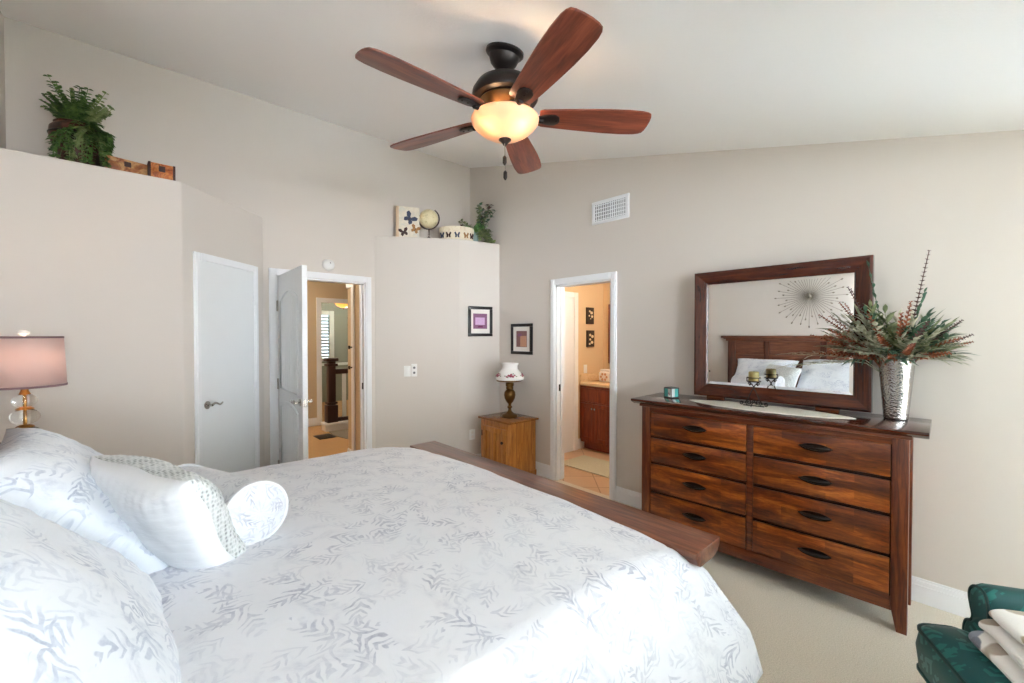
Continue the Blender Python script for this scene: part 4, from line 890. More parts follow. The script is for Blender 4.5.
# local: front face at x = -0.185 (towards the bed), near side at y = -0.25
CH = 0.62
b = MB(); b.box(-0.175, 0.20, -0.235, 0.235, 0.02, CH-0.02, 0.003); b.build('body', M['oak_z'], cb)
b = MB(); b.box(-0.205, 0.222, -0.262, 0.262, CH-0.02, CH+0.002, 0.006); b.build('top', M['oak_y'], cb)
b = MB(); b.box(-0.182, 0.207, -0.242, 0.242, 0.0, 0.06, 0.004); b.build('plinth', M['oak_z'], cb)
b = MB(); b.box(-0.181, -0.175, -0.235, 0.235, 0.06, CH-0.02, 0.002); b.build('face_frame', M['oak_z'], cb)
b = MB(); x0, x1 = -0.204, -0.181; y0, y1, z0, z1 = -0.185, 0.185, 0.085, CH-0.085
b.box(-0.184, x1, y0, y1, z0, z1)
for a0, a1, c0, c1 in ((y0, y0+0.055, z0, z1), (y1-0.055, y1, z0, z1), (-0.02, 0.02, z0+0.05, z1-0.05), (y0+0.055, y1-0.055, z0, z0+0.055), (y0+0.055, y1-0.055, z1-0.05, z1)): b.box(x0, x1, a0, a1, c0, c1, 0.003)
d = b.build('door', M['oak_z'], cb)
MB().lathe([(0, 0), (0.007, 0), (0.007, 0.01), (0.016, 0.016), (0.014, 0.026), (0, 0.028)], 14, m=Matrix.Translation((-0.204, -0.158, 0.40)) @ Matrix.Rotation(-PI/2, 4, 'Y')).build('knob', M['bronze'], d)
for z in (0.16, 0.45): MB().box(-0.207, -0.182, 0.183, 0.2, z-0.03, z+0.03, 0.003).build('hinge', M['bronze'], d)
ol = thing('hurricane_lamp', 'brass lamp with rose painted milk glass shade on the oak cabinet', 'lamp', (3.135, 3.475, CH+0.002)); ol.scale = (1.24, 1.24, 1.27)
MB().lathe([(0, 0), (0.070, 0), (0.074, 0.008), (0.066, 0.022), (0.060, 0.026), (0.036, 0.034), (0.018, 0.050), (0.013, 0.070), (0.022, 0.082), (0.022, 0.090), (0.012, 0.100), (0.014, 0.115)], 32).build('base', M['oldbrass'], ol)
MB().lathe([(0.014, 0.113), (0.030, 0.130), (0.046, 0.160), (0.052, 0.190), (0.048, 0.215), (0.034, 0.232), (0.026, 0.238)], 32).build('font', M['oldbrass'], ol)
MB().lathe([(0.026, 0.236), (0.033, 0.245), (0.030, 0.262), (0.036, 0.268), (0.036, 0.292), (0.020, 0.30), (0.10, 0.306), (0.118, 0.31), (0.118, 0.322), (0.10, 0.318)], 32).build('burner', M['oldbrass'], ol)
sd = MB().lathe([(0.116, 0.318), (0.126, 0.330), (0.124, 0.345), (0.108, 0.372), (0.084, 0.398), (0.070, 0.415), (0.068, 0.440), (0.078, 0.458), (0.080, 0.464), (0.074, 0.462), (0.062, 0.440), (0.064, 0.412), (0.10, 0.37), (0.118, 0.342), (0.110, 0.320)], 40).build('glass_shade', M['milk'], ol)
b = MB(); b2 = MB()
def onshade(a, t):
    z = 0.338+0.058*t; r = 0.1275 - (0.0055 if z < 0.345 else 0.002 + 0.0035)*0 - (0.0165*(z-0.345)/0.027 if 0.345 < z <= 0.372 else 0) - (0.0165 + 0.024*(z-0.372)/0.026 if z > 0.372 else 0) - (0.0006 if z > 0.345 else 0); return Vector((r*math.cos(a), r*math.sin(a), z)), Vector((math.cos(a), math.sin(a), 0.75)).normalized()
for a0 in (PI+0.9, PI-0.35, PI+2.2, PI-1.6, PI+3.4):
    for da, t, r in ((0, .40, .014), (.16, .34, .012), (-.15, .46, .011), (.05, .62, .009), (-.28, .3, .008), (.32, .5, .008)):
        p, n = onshade(a0+da, t); m = frame(p, n.cross(Vector((0, 0, 1))), (0, 0, 1)); 
        mm = Matrix.Translation(p) @ n.to_track_quat('Z', 'Y').to_matrix().to_4x4(); b.lathe([(0, 0.004), (r*.7, 0.003), (r, -0.001)], 9, m=mm)
    for da, t in ((.45, .35), (-.42, .4), (.22, .7), (-.2, .2)):
        p, n = onshade(a0+da, t); mm = Matrix.Translation(p) @ n.to_track_quat('Z', 'Y').to_matrix().to_4x4(); b2.lathe([(0, 0.003), (0.006, 0.002), (0.009, -0.001)], 7, m=mm, sy=0.45)
b.build('rose_decal', M['rose'], sd); b2.build('leaf_decal', M['leafdecal'], sd)

# ------------------------------------------------------------------ pictures, plates, vent, detector
def framed(label, mtx, w, h, fwid, art):
    t = thing('picture_frame', label, 'picture'); t.matrix_basis = mtx; t.location = mtx.to_translation(); t.rotation_euler = mtx.to_euler()
    b = MB()
    for a0, a1, c0, c1 in ((-w/2, w/2, h/2-fwid, h/2), (-w/2, w/2, -h/2, -h/2+fwid), (-w/2, -w/2+fwid, -h/2+fwid, h/2-fwid), (w/2-fwid, w/2, -h/2+fwid, h/2-fwid)): b.box(a0, a1, -0.024, -0.002, c0, c1, 0.004)
    b.build('frame', M['black'], t)
    MB().box(-w/2+fwid-0.002, w/2-fwid+0.002, -0.012, -0.004, -h/2+fwid-0.002, h/2-fwid+0.002).build('mat_board', M['matboard'], t)
    for nm, mt, a0, a1, c0, c1, dep in art: MB().box(a0, a1, -0.012-dep, -0.011, c0, c1).build(nm, mt, t)
m1 = Matrix.Translation((3.085, 3.937, 1.672)) @ Matrix.Rotation(math.radians(-10.7), 4, 'Z')
framed('black framed mauve print on the corner wall, left of its pair', m1, 0.312, 0.345, 0.034, [('print', M['art_mauve'], -0.092, 0.088, -0.085, 0.09, 0.0015), ('lilac_patch', M['art_lilac'], -0.066, 0.056, -0.04, 0.045, 0.003), ('plum_band', M['art_plum'], -0.03, 0.03, -0.07, -0.05, 0.003)])
m2 = Matrix.Translation((XR, 3.497, 1.47)) @ Matrix.Rotation(-PI/2, 4, 'Z')
framed('black framed russet print beside the bathroom door, above the brass lamp', m2, 0.34, 0.345, 0.034, [('print', M['art_russet'], -0.085, 0.085, -0.09, 0.09, 0.0015), ('tan_patch', M['art_tan'], -0.02, 0.080, -0.085, 0.035, 0.003), ('plum_band', M['art_mauve'], -0.06, 0.0, 0.03, 0.06, 0.003)])
W2 = math.atan2(3.985-4.47, 2.833-2.05)       # heading of the corner closet's long face
def on_corner(s, z): return Matrix.Translation((2.05 + s*math.cos(W2), 4.47 + s*math.sin(W2), z)) @ Matrix.Rotation(W2, 4, 'Z')
def plate(label, nm, mtx, w, h, kind):
    t = thing(nm, label, 'switch' if kind != 'outlet' else 'outlet'); t.location = mtx.to_translation(); t.rotation_euler = mtx.to_euler()
    MB().box(-w/2, w/2, -0.007, 0, -h/2, h/2, 0.003).build('plate', M['plastic'], t)
    if kind == 'rocker': MB().box(-w*0.24, w*0.24, -0.011, -0.006, -h*0.29, h*0.29, 0.002).build('rocker', M['plastic'], t)
    else:
        for z in (h*0.2, -h*0.2): MB().lathe([(0, 0.002), (w*0.19, 0.002), (w*0.22, 0)], 14, m=Matrix.Translation((0, -0.007, z)) @ Matrix.Rotation(PI/2, 4, 'X')).build('button' if kind == 'control' else 'socket', M['greyslot'] if kind == 'control' else M['matboard'], t)
plate('blank white rocker switch plate right of the entry door', 'light_switch', on_corner(0.345, 1.115), 0.072, 0.118, 'rocker')
plate('white control plate with two grey buttons right of the entry door', 'fan_control', on_corner(0.42, 1.125), 0.062, 0.14, 'control')
plate('white outlet plate low on the corner wall beside the oak cabinet', 'wall_outlet', Matrix.Translation((2.985, 3.956, 0.37)) @ Matrix.Rotation(math.radians(-10.7), 4, 'Z'), 0.072, 0.118, 'outlet')
vt = thing('air_vent', 'white rectangular air vent high on the wall above the bathroom door', 'vent', (XR, 2.327, 2.665)); vt.rotation_euler = (0, 0, -PI/2)
b = MB(); w, h = 0.405, 0.215
for a0, a1, c0, c1 in ((-w/2, w/2, h/2-0.03, h/2), (-w/2, w/2, -h/2, -h/2+0.03), (-w/2, -w/2+0.03, -h/2+0.03, h/2-0.03), (w/2-0.03, w/2, -h/2+0.03, h/2-0.03)): b.box(a0, a1, -0.014, 0, c0, c1, 0.004)
b.build('frame', M['white'], vt)
MB().box(-w/2+0.02, w/2-0.02, -0.003, 0, -h/2+0.02, h/2-0.02).build('backing', M['ventdark'], vt)
b = MB()
for k in range(18):
    x = -w/2+0.034 + (w-0.068)*k/17; b.box(-0.0035, 0.0035, -0.004, 0.004, -h/2+0.03, h/2-0.03, m=Matrix.Translation((x, -0.0085, 0)) @ Matrix.Rotation(math.radians(35 if k < 9 else -35), 4, 'Z'))
for k in range(5): b.box(-w/2+0.03, w/2-0.03, -0.006, -0.003, -0.066+k*0.033-0.003, -0.066+k*0.033+0.003)
b.build('louvers', M['white'], vt)
sm = thing('smoke_detector', 'round white smoke detector on the wall above the entry door', 'smoke detector', (1.56, YE, 2.222))
MB().lathe([(0, 0), (0.058, 0), (0.06, 0.006), (0.056, 0.026), (0.048, 0.034), (0.02, 0.038), (0, 0.038)], 32, m=Matrix.Rotation(PI/2, 4, 'X')).build('housing', M['plastic'], sm)
b = MB(); b.lathe([(0, 0.002), (0.006, 0.002), (0.007, 0)], 10, m=Matrix.Translation((0.012, -0.037, 0.018)) @ Matrix.Rotation(PI/2, 4, 'X')); b.build('test_button', M['greyslot'], sm)

# sunburst wall art on the headboard wall (seen in the mirror)
sb = thing('sunburst_wall_art', 'grey metal sunburst of beaded rods above the headboard, seen in the mirror', 'wall art', (XL+0.005, 1.61, 2.04))
MB().lathe([(0, 0.03), (0.012, 0.028), (0.024, 0.015), (0.026, 0)], 20, m=Matrix.Rotation(PI/2, 4, 'Y')).build('hub', M['champagne'], sb)
rod = None
for k in range(48):
    L = (0.40, 0.30, 0.37, 0.26)[k % 4]
    if rod is None or k < 4:
        b = MB(); b.tube([(0.012, 0, 0.02), (0.02+0.01*(k % 2), 0, L)], 0.0026, 5); b.lathe([(0, -0.022), (0.008, -0.006), (0.009, 0.004), (0, 0.018)], 8, c=(0.02+0.01*(k % 2), 0, L+0.012)); o = b.build('rod', M['champagne'], sb)
        if k == 0: rod = []
        rod.append(o)
    else:
        o = rod[k % 4].copy(); COL.objects.link(o); o.parent = sb
    o.rotation_euler = (2*PI*k/48, 0, 0)

# ------------------------------------------------------------------ plant ledge things
def fern(parent, rnd, n, spread, hgt, L, mats, base=(0, 0, 0), droop=(0.3, 1.1), lw=0.011, ll=0.040, xl=(-9, 9), zmin=None, yl=(-9, 9)):
    for i in range(n):
        az = rnd.uniform(0, 2*PI); el = rnd.uniform(*hgt); l = L*rnd.uniform(0.6, 1.1); dp = rnd.uniform(*droop)
        d = Vector((math.cos(az)*math.cos(el), math.sin(az)*math.cos(el), math.sin(el))); b = MB()
        pts = []
        for k in range(9):
            t = k/8; p = Vector(base) + d*l*t + Vector((0, 0, -dp*l*t*t)) + Vector((0, 0, 0.0))
            p.x = min(max(p.x, xl[0]), xl[1]); p.y = min(max(p.y, yl[0]), yl[1])
            if zmin is not None: p.z = max(p.z, zmin)
            pts.append(p)
        b.tube(pts, 0.0018, 4)
        for k in range(1, 9):
            for f_ in (0.0, 0.5):
                if k == 8 and f_: continue
                p = pts[k] if f_ == 0 else pts[k].lerp(pts[k-1], 0.5)
                dr = (pts[min(k+1, 8)]-pts[k-1]); dr = dr.normalized() if dr.length > 1e-6 else Vector((0, 0, -1)); sd = dr.cross(Vector((0.1, 0.05, 1))).normalized()
                for sgn in (-1, 1):
                    ld = sd*sgn + dr*0.5 + Vector((0, 0, rnd.uniform(-.3, .2)))
                    if p.y > yl[1]-0.03: ld.y = -abs(ld.y)
                    if zmin is not None and p.z < zmin+0.02: ld.z = abs(ld.z)
                    b.leaf(p, ld, (0, 0, 1), ll*rnd.uniform(.7, 1.1)*(1.15-0.6*k/8), lw, 0.1)
        b.build('frond', mats[rnd.randrange(len(mats))], parent)
UX, UY = -0.195, 4.06
ur = thing('urn', 'dark rust glazed urn on the closet ledge, half covered by the fern', 'urn', (UX, UY, SH))
MB().lathe([(0, 0), (0.060, 0), (0.064, 0.01), (0.090, 0.07), (0.122, 0.16), (0.135, 0.22), (0.130, 0.265), (0.112, 0.285), (0.105, 0.29), (0.112, 0.30), (0.104, 0.302), (0.098, 0.285), (0.1, 0.25), (0, 0.24)], 36).build('body', M['urn'], ur)
b = MB(); b.lathe([(0.136, 0.215), (0.139, 0.222), (0.136, 0.229)], 36); b.build('band', M['black'], ur)
fr = thing('trailing_fern', 'bushy green trailing fern in the rust urn on the closet ledge', 'plant', (UX, UY, SH+0.245))
rf = random.Random(3)
fern(fr, rf, 40, 0, (0.9, 1.5), 0.36, [M['fern'], M['fern'], M['fern2']], droop=(0.0, 0.4), yl=(-0.5, 0.34), ll=0.062, lw=0.026)
fern(fr, rf, 28, 0, (0.2, 1.0), 0.30, [M['fern'], M['fern'], M['fern2']], base=(0.055, -0.03, 0.02), droop=(0.6, 1.5), zmin=-0.225, yl=(-0.17, 0.3), xl=(-0.10, 0.15), ll=0.058, lw=0.026)
fern(fr, rf, 26, 0, (0.0, 0.6), 0.30, [M['fern'], M['fern'], M['fern2']], base=(0.085, -0.07, -0.02), droop=(0.8, 1.6), zmin=-0.225, xl=(-0.03, 0.13), yl=(-0.185, 0.1), ll=0.055, lw=0.026)
def ledge_box(label, loc, rz, w, dpt, h, mat, edge, lidk):
    t = thing('decorative_box', label, 'box', loc, rz, 'decorative boxes on the closet ledge')
    MB().box(-w/2, w/2, -dpt/2, dpt/2, 0, h*0.72, 0.004).build('body', mat, t)
    MB().box(-w/2-0.004, w/2+0.004, -dpt/2-0.004, dpt/2+0.004, h*0.72, h, 0.005).build('lid', mat, t)
    for x in (-w/2, w/2): MB().box(x-0.007, x+0.007, -dpt/2-0.006, dpt/2+0.006, 0, h+0.002, 0.002).build('corner_strap', edge, t)
    MB().box(-0.018, 0.018, -dpt/2-0.009, -dpt/2-0.003, h*0.52, h*0.85, 0.003).build('clasp', edge, t)
ledge_box('longer map patterned wooden box beside the fern on the closet ledge', (0.035, 3.985, SH), math.radians(12), 0.25, 0.14, 0.105, M['boxwood'], M['boxdark'], 0)
ledge_box('shorter amber tooled box at the end of the closet ledge', (0.228, 3.945, SH), math.radians(2), 0.135, 0.10, 0.118, M['boxamber'], M['boxdark'], 0)

# things on the far corner ledge
cv = thing('butterfly_canvas', 'upright cream canvas with butterfly prints on the corner ledge', 'picture', (2.385, 4.345, SH), math.radians(-22), group=None)
cw, chh = 0.255, 0.345
MB().box(-cw/2, cw/2, -0.02, 0.02, 0, chh, 0.004).build('canvas', M['canvas_edge'], cv)
MB().box(-cw/2+0.03, cw/2-0.001, -0.0225, -0.0195, 0.001, chh-0.002).build('paper_face', M['pic_paper'], cv)
def butterfly(parent, c, s, rot, mat, mat2, y=-0.024):
    m = Matrix.Translation((c[0], y, c[1])) @ Matrix.Rotation(rot, 4, 'Y')
    b = MB()
    for sg in (-1, 1):
        up = [(0, 0.1), (sg*0.35, 0.75), (sg*0.85, 0.85), (sg*0.95, 0.45), (sg*0.55, 0.02), (0, -0.02)]; lo = [(0, 0), (sg*0.5, -0.02), (sg*0.72, -0.35), (sg*0.5, -0.75), (sg*0.2, -0.6), (0, -0.2)]
        b.prism([(x*s, z*s) for x, z in up], 0, 0.0015, 'Y', m=m)
        b.prism([(x*s, z*s) for x, z in lo], -0.0006, 0.001, 'Y', m=m)
    b.build('wings', mat, parent)
    MB().tube([(0, -0.001, s*0.25), (0, -0.001, -s*0.45)], s*0.05, 6, m=m).build('body', mat2, parent)
butterfly(cv, (0.02, 0.215), 0.075, 0.7, M['pic_blue'], M['pic_brown']); butterfly(cv, (-0.045, 0.06), 0.055, -0.3, M['pic_brown'], M['black']); butterfly(cv, (0.08, 0.10), 0.055, 0.4, M['pic_ochre'], M['pic_brown'])
gl = thing('globe', 'small cream globe on a dark stand on the corner ledge', 'globe', (2.60, 4.25, SH))
gz, gr = 0.235, 0.105
MB().lathe([(gr*math.sin(PI*k/20), gz-gr*math.cos(PI*k/20)) for k in range(21)], 36).build('sphere', M['globe'], gl)
tl = Matrix.Translation((0, 0, gz)) @ Matrix.Rotation(-math.radians(42), 4, 'Z')
b = MB(); b.tube([(0.117*math.cos(a), 0, 0.117*math.sin(a)) for a in [math.radians(-200+ 255*k/30) for k in range(31)]], 0.0075, 6, m=tl); b.build('meridian_arm', M['newel'], gl)
MB().lathe([(0, 0), (0.055, 0), (0.055, 0.008), (0.03, 0.016), (0.010, 0.03), (0.008, 0.05), (0.013, 0.06), (0.008, 0.07), (0.008, 0.118), (0, 0.122)], 24).build('stand', M['newel'], gl)
hbx = thing('hat_box', 'low oval cream box with butterfly prints on the corner ledge', 'box', (2.925, 4.17, SH), math.radians(-32)); hbx.scale = (1.05, 1.05, 1.35)
MB().lathe([(0, 0), (0.185, 0), (0.185, 0.10), (0, 0.10)], 48, sy=0.62).build('body', M['hatbox'], hbx)
MB().lathe([(0, 0.128), (0.16, 0.128), (0.188, 0.122), (0.192, 0.112), (0.192, 0.082), (0.187, 0.082), (0.187, 0.10), (0, 0.10)], 48, sy=0.62).build('lid', M['hatbox'], hbx)
for k, (a, mt) in enumerate(((-90, 'pic_blue'), (-120, 'pic_brown'), (-58, 'pic_ochre'), (-30, 'pic_brown'), (-150, 'pic_blue'))):
    A = math.radians(a); p = Vector((0.186*math.cos(A), 0.62*0.186*math.sin(A), 0.045)); n = Vector((math.cos(A)*0.62, math.sin(A), 0)).normalized()
    g = bpy.data.objects.new('butterfly_print', None)
    m = Matrix.Translation(p) @ Matrix.Rotation(math.atan2(n.y, n.x)+PI/2, 4, 'Z'); b = MB()
    for sg in (-1, 1): b.prism([(0, 0.004), (sg*0.018, 0.03), (sg*0.032, 0.022), (sg*0.02, 0), (sg*0.024, -0.018), (sg*0.006, -0.016)], -0.003, 0.002, 'Y', m=m)
    b.build('butterfly_print', M[mt], hbx); bpy.data.objects.remove(g)
pv = thing('planter', 'pale teal planter with leafy plant at the corner ledge end', 'planter', (3.15, 4.14, SH))
MB().lathe([(0, 0), (0.05, 0), (0.054, 0.01), (0.062, 0.12), (0.066, 0.15), (0.060, 0.15), (0.055, 0.12), (0, 0.11)], 28).build('pot', M['tealglass'], pv)
pl = thing('ledge_plant', 'spreading green and brown plant on the corner ledge below the fan', 'plant', (3.15, 4.14, SH+0.11))
rp = random.Random(9)
def ledge_sprays(n, az, el, L, dp, mats, ll, lw, base):
    for i in range(n):
        a = math.radians(rp.uniform(*az)); e = math.radians(rp.uniform(*el)); l = L*rp.uniform(.75, 1.1); d = Vector((math.cos(a)*math.cos(e), math.sin(a)*math.cos(e), math.sin(e))); b = MB(); dpp = rp.uniform(*dp)
        pts = []
        for k in range(8):
            t = k/7; p = Vector(base) + d*l*t + Vector((0, 0, -dpp*l*t*t)); p.x = min(p.x, XR-3.15-0.02); p.y = min(p.y, 0.30); p.z = max(p.z, -0.095); pts.append(p)
        b.tube(pts, 0.002, 4)
        for k in range(1, 8):
            for sgn in (-1, 1):
                ld = Vector((rp.uniform(-1, 1), rp.uniform(-1, 1), rp.uniform(-.4, .8))); p = pts[k]
                if p.x > XR-3.15-0.05: ld.x = -abs(ld.x)
                if p.z < -0.07: ld.z = abs(ld.z)
                b.leaf(p, ld, (0, 0, 1), ll*rp.uniform(.7, 1.1), lw, 0.1)
        b.build('leafy_stem', mats[rp.randrange(len(mats))], pl)
ledge_sprays(13, (-130, -10), (58, 88), 0.37, (0, .1), [M['plum'], M['olive'], M['dark_leaf']], 0.06, 0.045, (0.05, -0.04, 0))
ledge_sprays(8, (150, 230), (15, 50), 0.27, (.1, .3), [M['olive'], M['plum'], M['sage']], 0.05, 0.032, (0, 0, 0.02))
ledge_sprays(16, (-130, -10), (0, 60), 0.20, (.6, 1.6), [M['fern2'], M['fern2'], M['olive']], 0.055, 0.045, (0.04, -0.05, 0.02))
ledge_sprays(6, (-200, -40), (20, 60), 0.16, (0, .3), [leafmat('bright_leaf', (94, 146, 80), (142, 184, 116))], 0.05, 0.034, (-0.02, -0.05, 0.03))

# ------------------------------------------------------------------ ceiling fan
FX, FY = 1.487, 1.685
fan = thing('ceiling_fan', 'five blade ceiling fan with dark bronze motor and lit glass bowl', 'ceiling fan', (FX, FY, zc(FY)))
Z0 = zc(FY)
tilt = Matrix.Translation((0, 0, 0)) @ Matrix.Rotation(math.atan(0.244), 4, 'X')
MB().lathe([(0, 0), (0.098, 0), (0.099, -0.012), (0.092, -0.020), (0.080, -0.024), (0.078, -0.034), (0.066, -0.062), (0.046, -0.082), (0.036, -0.090), (0.038, -0.098), (0.028, -0.108), (0, -0.110)], 40, m=tilt).build('canopy', M['bronze'], fan)
def F(z): return z - Z0
MB().lathe([(0.014, F(2.89)), (0.014, F(2.84)), (0.03, F(2.845)), (0.034, F(2.835)), (0, F(2.83))], 20).build('downrod', M['bronze'], fan)
MB().lathe([(0, F(2.842)), (0.05, F(2.842)), (0.10, F(2.832)), (0.145, F(2.806)), (0.168, F(2.770)), (0.172, F(2.738)), (0.166, F(2.728)), (0.12, F(2.722)), (0, F(2.722))], 48).build('motor_housing', M['bronze'], fan)
MB().lathe([(0.128, F(2.724)), (0.134, F(2.716)), (0.118, F(2.690)), (0.098, F(2.672)), (0.09, F(2.66)), (0, F(2.655))], 48).build('lower_housing', M['bronze_warm'], fan)
ZB = 2.648
bl_pts = []
Lr, Lt2 = 0.178, 0.77
outline = [(0.0, 0.052), (0.02, 0.062), (0.12, 0.070), (0.25, 0.080), (0.36, 0.087), (0.46, 0.089), (0.535, 0.085), (0.563, 0.080), (0.580, 0.070), (0.588, 0.050), (0.591, 0.02)]
for k in range(5):
    az = math.radians(179.3 - 72*k)
    Rz = Matrix.Rotation(az, 4, 'Z')
    b = MB(); hp = [(Lr+x, y) for x, y in outline]; hp = hp + [(x, -y) for x, y in reversed(hp)]
    b.prism(hp, -0.004, 0.004, 'Z', bev=0.002)
    o = b.build('blade', M['blade'], fan); o.matrix_basis = Matrix.Translation((0, 0, F(ZB))) @ Rz @ Matrix.Rotation(math.radians(FANP := -12), 4, 'X')
    bi = MB(); P = Matrix.Rotation(math.radians(FANP), 4, 'X')
    bi.prism([(0.165, 0.022), (0.20, 0.028), (0.235, 0.038), (0.262, 0.036), (0.282, 0.022), (0.288, 0.0), (0.282, -0.022), (0.262, -0.036), (0.235, -0.038), (0.20, -0.028), (0.165, -0.022)], -0.013, -0.004, 'Z', bev=0.003, m=P)
    bi.tube([(0.09, 0, 0.022), (0.13, 0, 0.006), (0.16, 0, -0.010), (0.20, 0, -0.014)], [0.020, 0.018, 0.018, 0.014], 10)
    for sx in (0.235, 0.268): bi.lathe([(0, -0.018), (0.006, -0.016), (0.006, -0.012)], 8, c=(sx, 0, 0), m=P)
    o2 = bi.build('blade_bracket', M['bronze'], fan); o2.matrix_basis = Matrix.Translation((0, 0, F(ZB))) @ Rz
# bowl
gb_ = MB().lathe([(0.172, F(2.636)), (0.176, F(2.630)), (0.173, F(2.614)), (0.157, F(2.592)), (0.128, F(2.568)), (0.092, F(2.547)), (0.055, F(2.533)), (0.03, F(2.527)), (0.012, F(2.525))], 56).build('glass_bowl', M['bowl'], fan, solid=0.004)
MB().lathe([(0, F(2.66)), (0.075, F(2.66)), (0.075, F(2.645)), (0.02, F(2.64)), (0.008, F(2.63)), (0.008, F(2.53)), (0, F(2.53))], 24).build('fitter', M['bronze'], fan)
MB().lathe([(0.0, F(2.532)), (0.033, F(2.531)), (0.033, F(2.526)), (0.022, F(2.516)), (0.014, F(2.508)), (0.010, F(2.500)), (0, F(2.497))], 24).build('finial', M['bronze'], fan)
for dx, z1 in ((0.006, 2.345), (-0.008, 2.415)):
    b = MB(); b.tube([(dx, dx*0.8, F(2.505)), (dx, dx*0.8, F(z1))], 0.0018, 5); o = b.build('pull_chain', M['nickel'], fan)
    MB().lathe([(0, F(z1+0.03)), (0.010, F(z1+0.018)), (0.0105, F(z1-0.01)), (0.004, F(z1-0.022)), (0, F(z1-0.024))], 14, c=(dx, dx*0.8, 0)).build('fob', M['bronze'], o)
rgt = Vector((0.739, -0.674, 0))
for sg in (-1, 1):
    p = Vector((FX, FY, 2.598)) + rgt*0.068*sg + Vector((-0.66, -0.75, 0))*0.065
    point('fan_bulb', p, 1.7, (1.0, 0.70, 0.40), 0.022)

# ------------------------------------------------------------------ green damask armchair with folded throw
ac = thing('armchair', 'dark green damask armchair with rolled arms in the near corner', 'armchair', (1.935, -0.352, 0), math.radians(27.4))
# seat cushion, T shaped, front at +y
b = MB()
def rounded(poly, r, k=5):
    out = []; n = len(poly)
    for i in range(n):
        p, a, c = Vector(poly[i]), Vector(poly[i-1]), Vector(poly[(i+1) % n]); q0 = p + (a-p).normalized()*min(r, (a-p).length*0.48); q1 = p + (c-p).normalized()*min(r, (c-p).length*0.48)
        for j in range(k+1): t = j/k; out.append(tuple(q0*(1-t)**2 + p*2*t*(1-t) + q1*t*t))
    return out
tp = rounded([(-0.45, 0.345), (0.45, 0.345), (0.475, 0.20), (0.32, 0.19), (0.31, -0.28), (-0.31, -0.28), (-0.32, 0.19), (-0.475, 0.20)], 0.05)
def cush(b, poly, z0, z1, crown):           # boxing sides with softly crowned top and bottom
    c = Vector((0, 0.05)); rings = []
    for t, dz in ((1.0, 0.0), (0.97, 0.012), (0.9, 0.022), (0.7, 0.034), (0.4, 0.04)): rings.append([(c.x+(x-c.x)*t, c.y+(y-c.y)*t, z1 - 0.02 + dz*crown) for x, y in poly])
    low = [[(x*1.0, y*1.0, z0 + (z1-z0)*q) for x, y in poly] for q in (0.5, 0.0)]
    mid = [(c.x+(x-c.x)*1.025, c.y+(y-c.y)*1.025, (z0+z1)/2) for x, y in poly]
    allr = [[b.bm.verts.new(p) for p in r] for r in (rings[::-1] + [mid] + [low[1]])]
    n = len(poly)
    for r0, r1 in zip(allr, allr[1:]):
        for i in range(n): b.bm.faces.new((r0[i], r0[(i+1) % n], r1[(i+1) % n], r1[i]))
    b.bm.faces.new(allr[0]); b.bm.faces.new(allr[-1][::-1])
cush(b, tp, 0.29, 0.46, 1.0)
sc_ = b.build('seat_cushion', M['damask'], ac, smooth=50)
for z in (0.440, 0.295): MB().tube([(x*1.004, y*1.004, z) for x, y in tp], 0.0065, 6, closed=True).build('welt', M['welt'], sc_)
b = MB(); b.prism(rounded([(-0.44, 0.325), (0.44, 0.325), (0.44, -0.36), (-0.44, -0.36)], 0.05), 0.08, 0.29, 'Z', bev=0.012); b.build('base', M['damask'], ac)
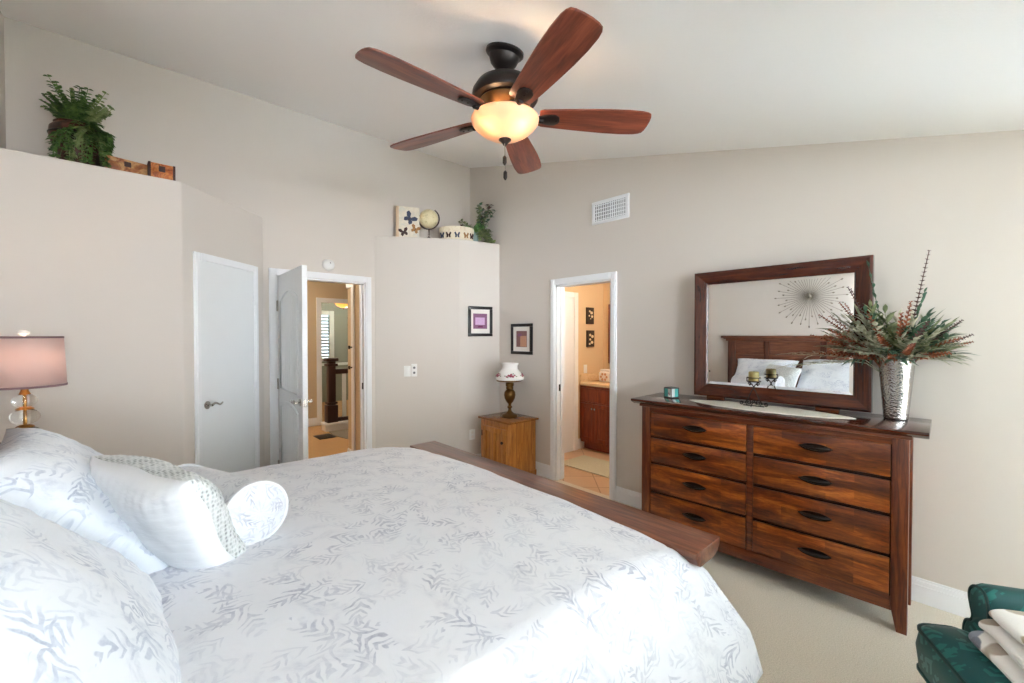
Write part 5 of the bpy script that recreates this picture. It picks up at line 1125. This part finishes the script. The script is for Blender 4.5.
for s in (-1, 1):
    b = MB()
    # arm outline in x,z: scroll overhanging outward, waist, swelling base
    prof = [(0.33, 0.10), (0.45, 0.10), (0.47, 0.36), (0.475, 0.46), (0.462, 0.495), (0.44, 0.505), (0.425, 0.515), (0.418, 0.535), (0.43, 0.56), (0.442, 0.59), (0.442, 0.62), (0.42, 0.648), (0.375, 0.655), (0.35, 0.645), (0.335, 0.61), (0.33, 0.55)]
    pr2 = rounded(prof, 0.02, 3); n = len(pr2)
    def ring(y, k, dz=0.0): return [b.bm.verts.new((s*(0.385+(x-0.385)*k), y, 0.40+(z-0.40)*(1-(1-k)*0.6)+dz*(z > 0.5))) for x, z in pr2]
    rs = [ring(0.200, 0.80), ring(0.195, 0.93), ring(0.175, 1.0), ring(0.0, 0.98, 0.004), ring(-0.2, 0.96, 0.012), ring(-0.40, 0.94, 0.02)]
    for r0, r1 in zip(rs, rs[1:]):
        for i in range(n): b.bm.faces.new((r0[i], r0[(i+1) % n], r1[(i+1) % n], r1[i]))
    b.bm.faces.new(rs[0]); b.bm.faces.new(rs[-1][::-1])
    arm = b.build('arm', M['damask'], ac, smooth=50)
    MB().tube([(s*(0.385+(x-0.385)*0.9), 0.197, 0.40+(z-0.40)*0.95) for x, z in pr2], 0.005, 6, closed=True).build('welt', M['welt'], arm)
b = MB(); b.box(-0.41, 0.41, -0.50, -0.33, 0.25, 0.86, 0.07, 4, m=Matrix.Rotation(math.radians(8), 4, 'X')); b.build('back', M['damask'], ac)
for x in (-0.36, 0.36):
    for y in (0.28, -0.34): MB().lathe([(0, 0), (0.022, 0), (0.034, 0.06), (0.036, 0.09), (0, 0.09)], 12, c=(x, y, 0)).build('leg', M['newel'], ac)
AM = mw(ac)
th = thing('folded_throw', 'cream folded throw with grey butterfly print on the green armchair', 'blanket', tuple(AM @ Vector((0.0, 0.0, 0.468))), math.radians(27.4))
def fold(z0, t, x0, x1, y0, y1, sd):
    def f(u, v):
        a = 2*PI*v; cxx = abs(math.cos(a))**0.35*(1 if math.cos(a) > 0 else -1); s_ = math.sin(a)
        y = (y0+y1)/2 + (y1-y0)/2*cxx; z = z0 + t/2 + t/2*abs(s_)**0.8*(1 if s_ > 0 else -1)
        x = x0 + (x1-x0)*u
        return Vector((x, y + 0.008*hashn(u*4, v*3, sd), z + 0.006*hashn(u*5, math.cos(a)*2, sd+3)))
    b = MB(); b.grid(f, 24, 40); b.merge(1e-4)
    bmesh.ops.holes_fill(b.bm, edges=[e for e in b.bm.edges if e.is_boundary], sides=100)
    return b
fold(0.0, 0.062, -0.26, 0.325, -0.20, 0.255, 1).build('lower_fold', M['throw'], th, smooth=70)
fold(0.056, 0.055, -0.26, 0.315, -0.20, 0.235, 5).build('middle_fold', M['throw'], th, smooth=70)
fold(0.105, 0.05, -0.26, 0.305, -0.20, 0.215, 8).build('upper_fold', M['throw'], th, smooth=70)
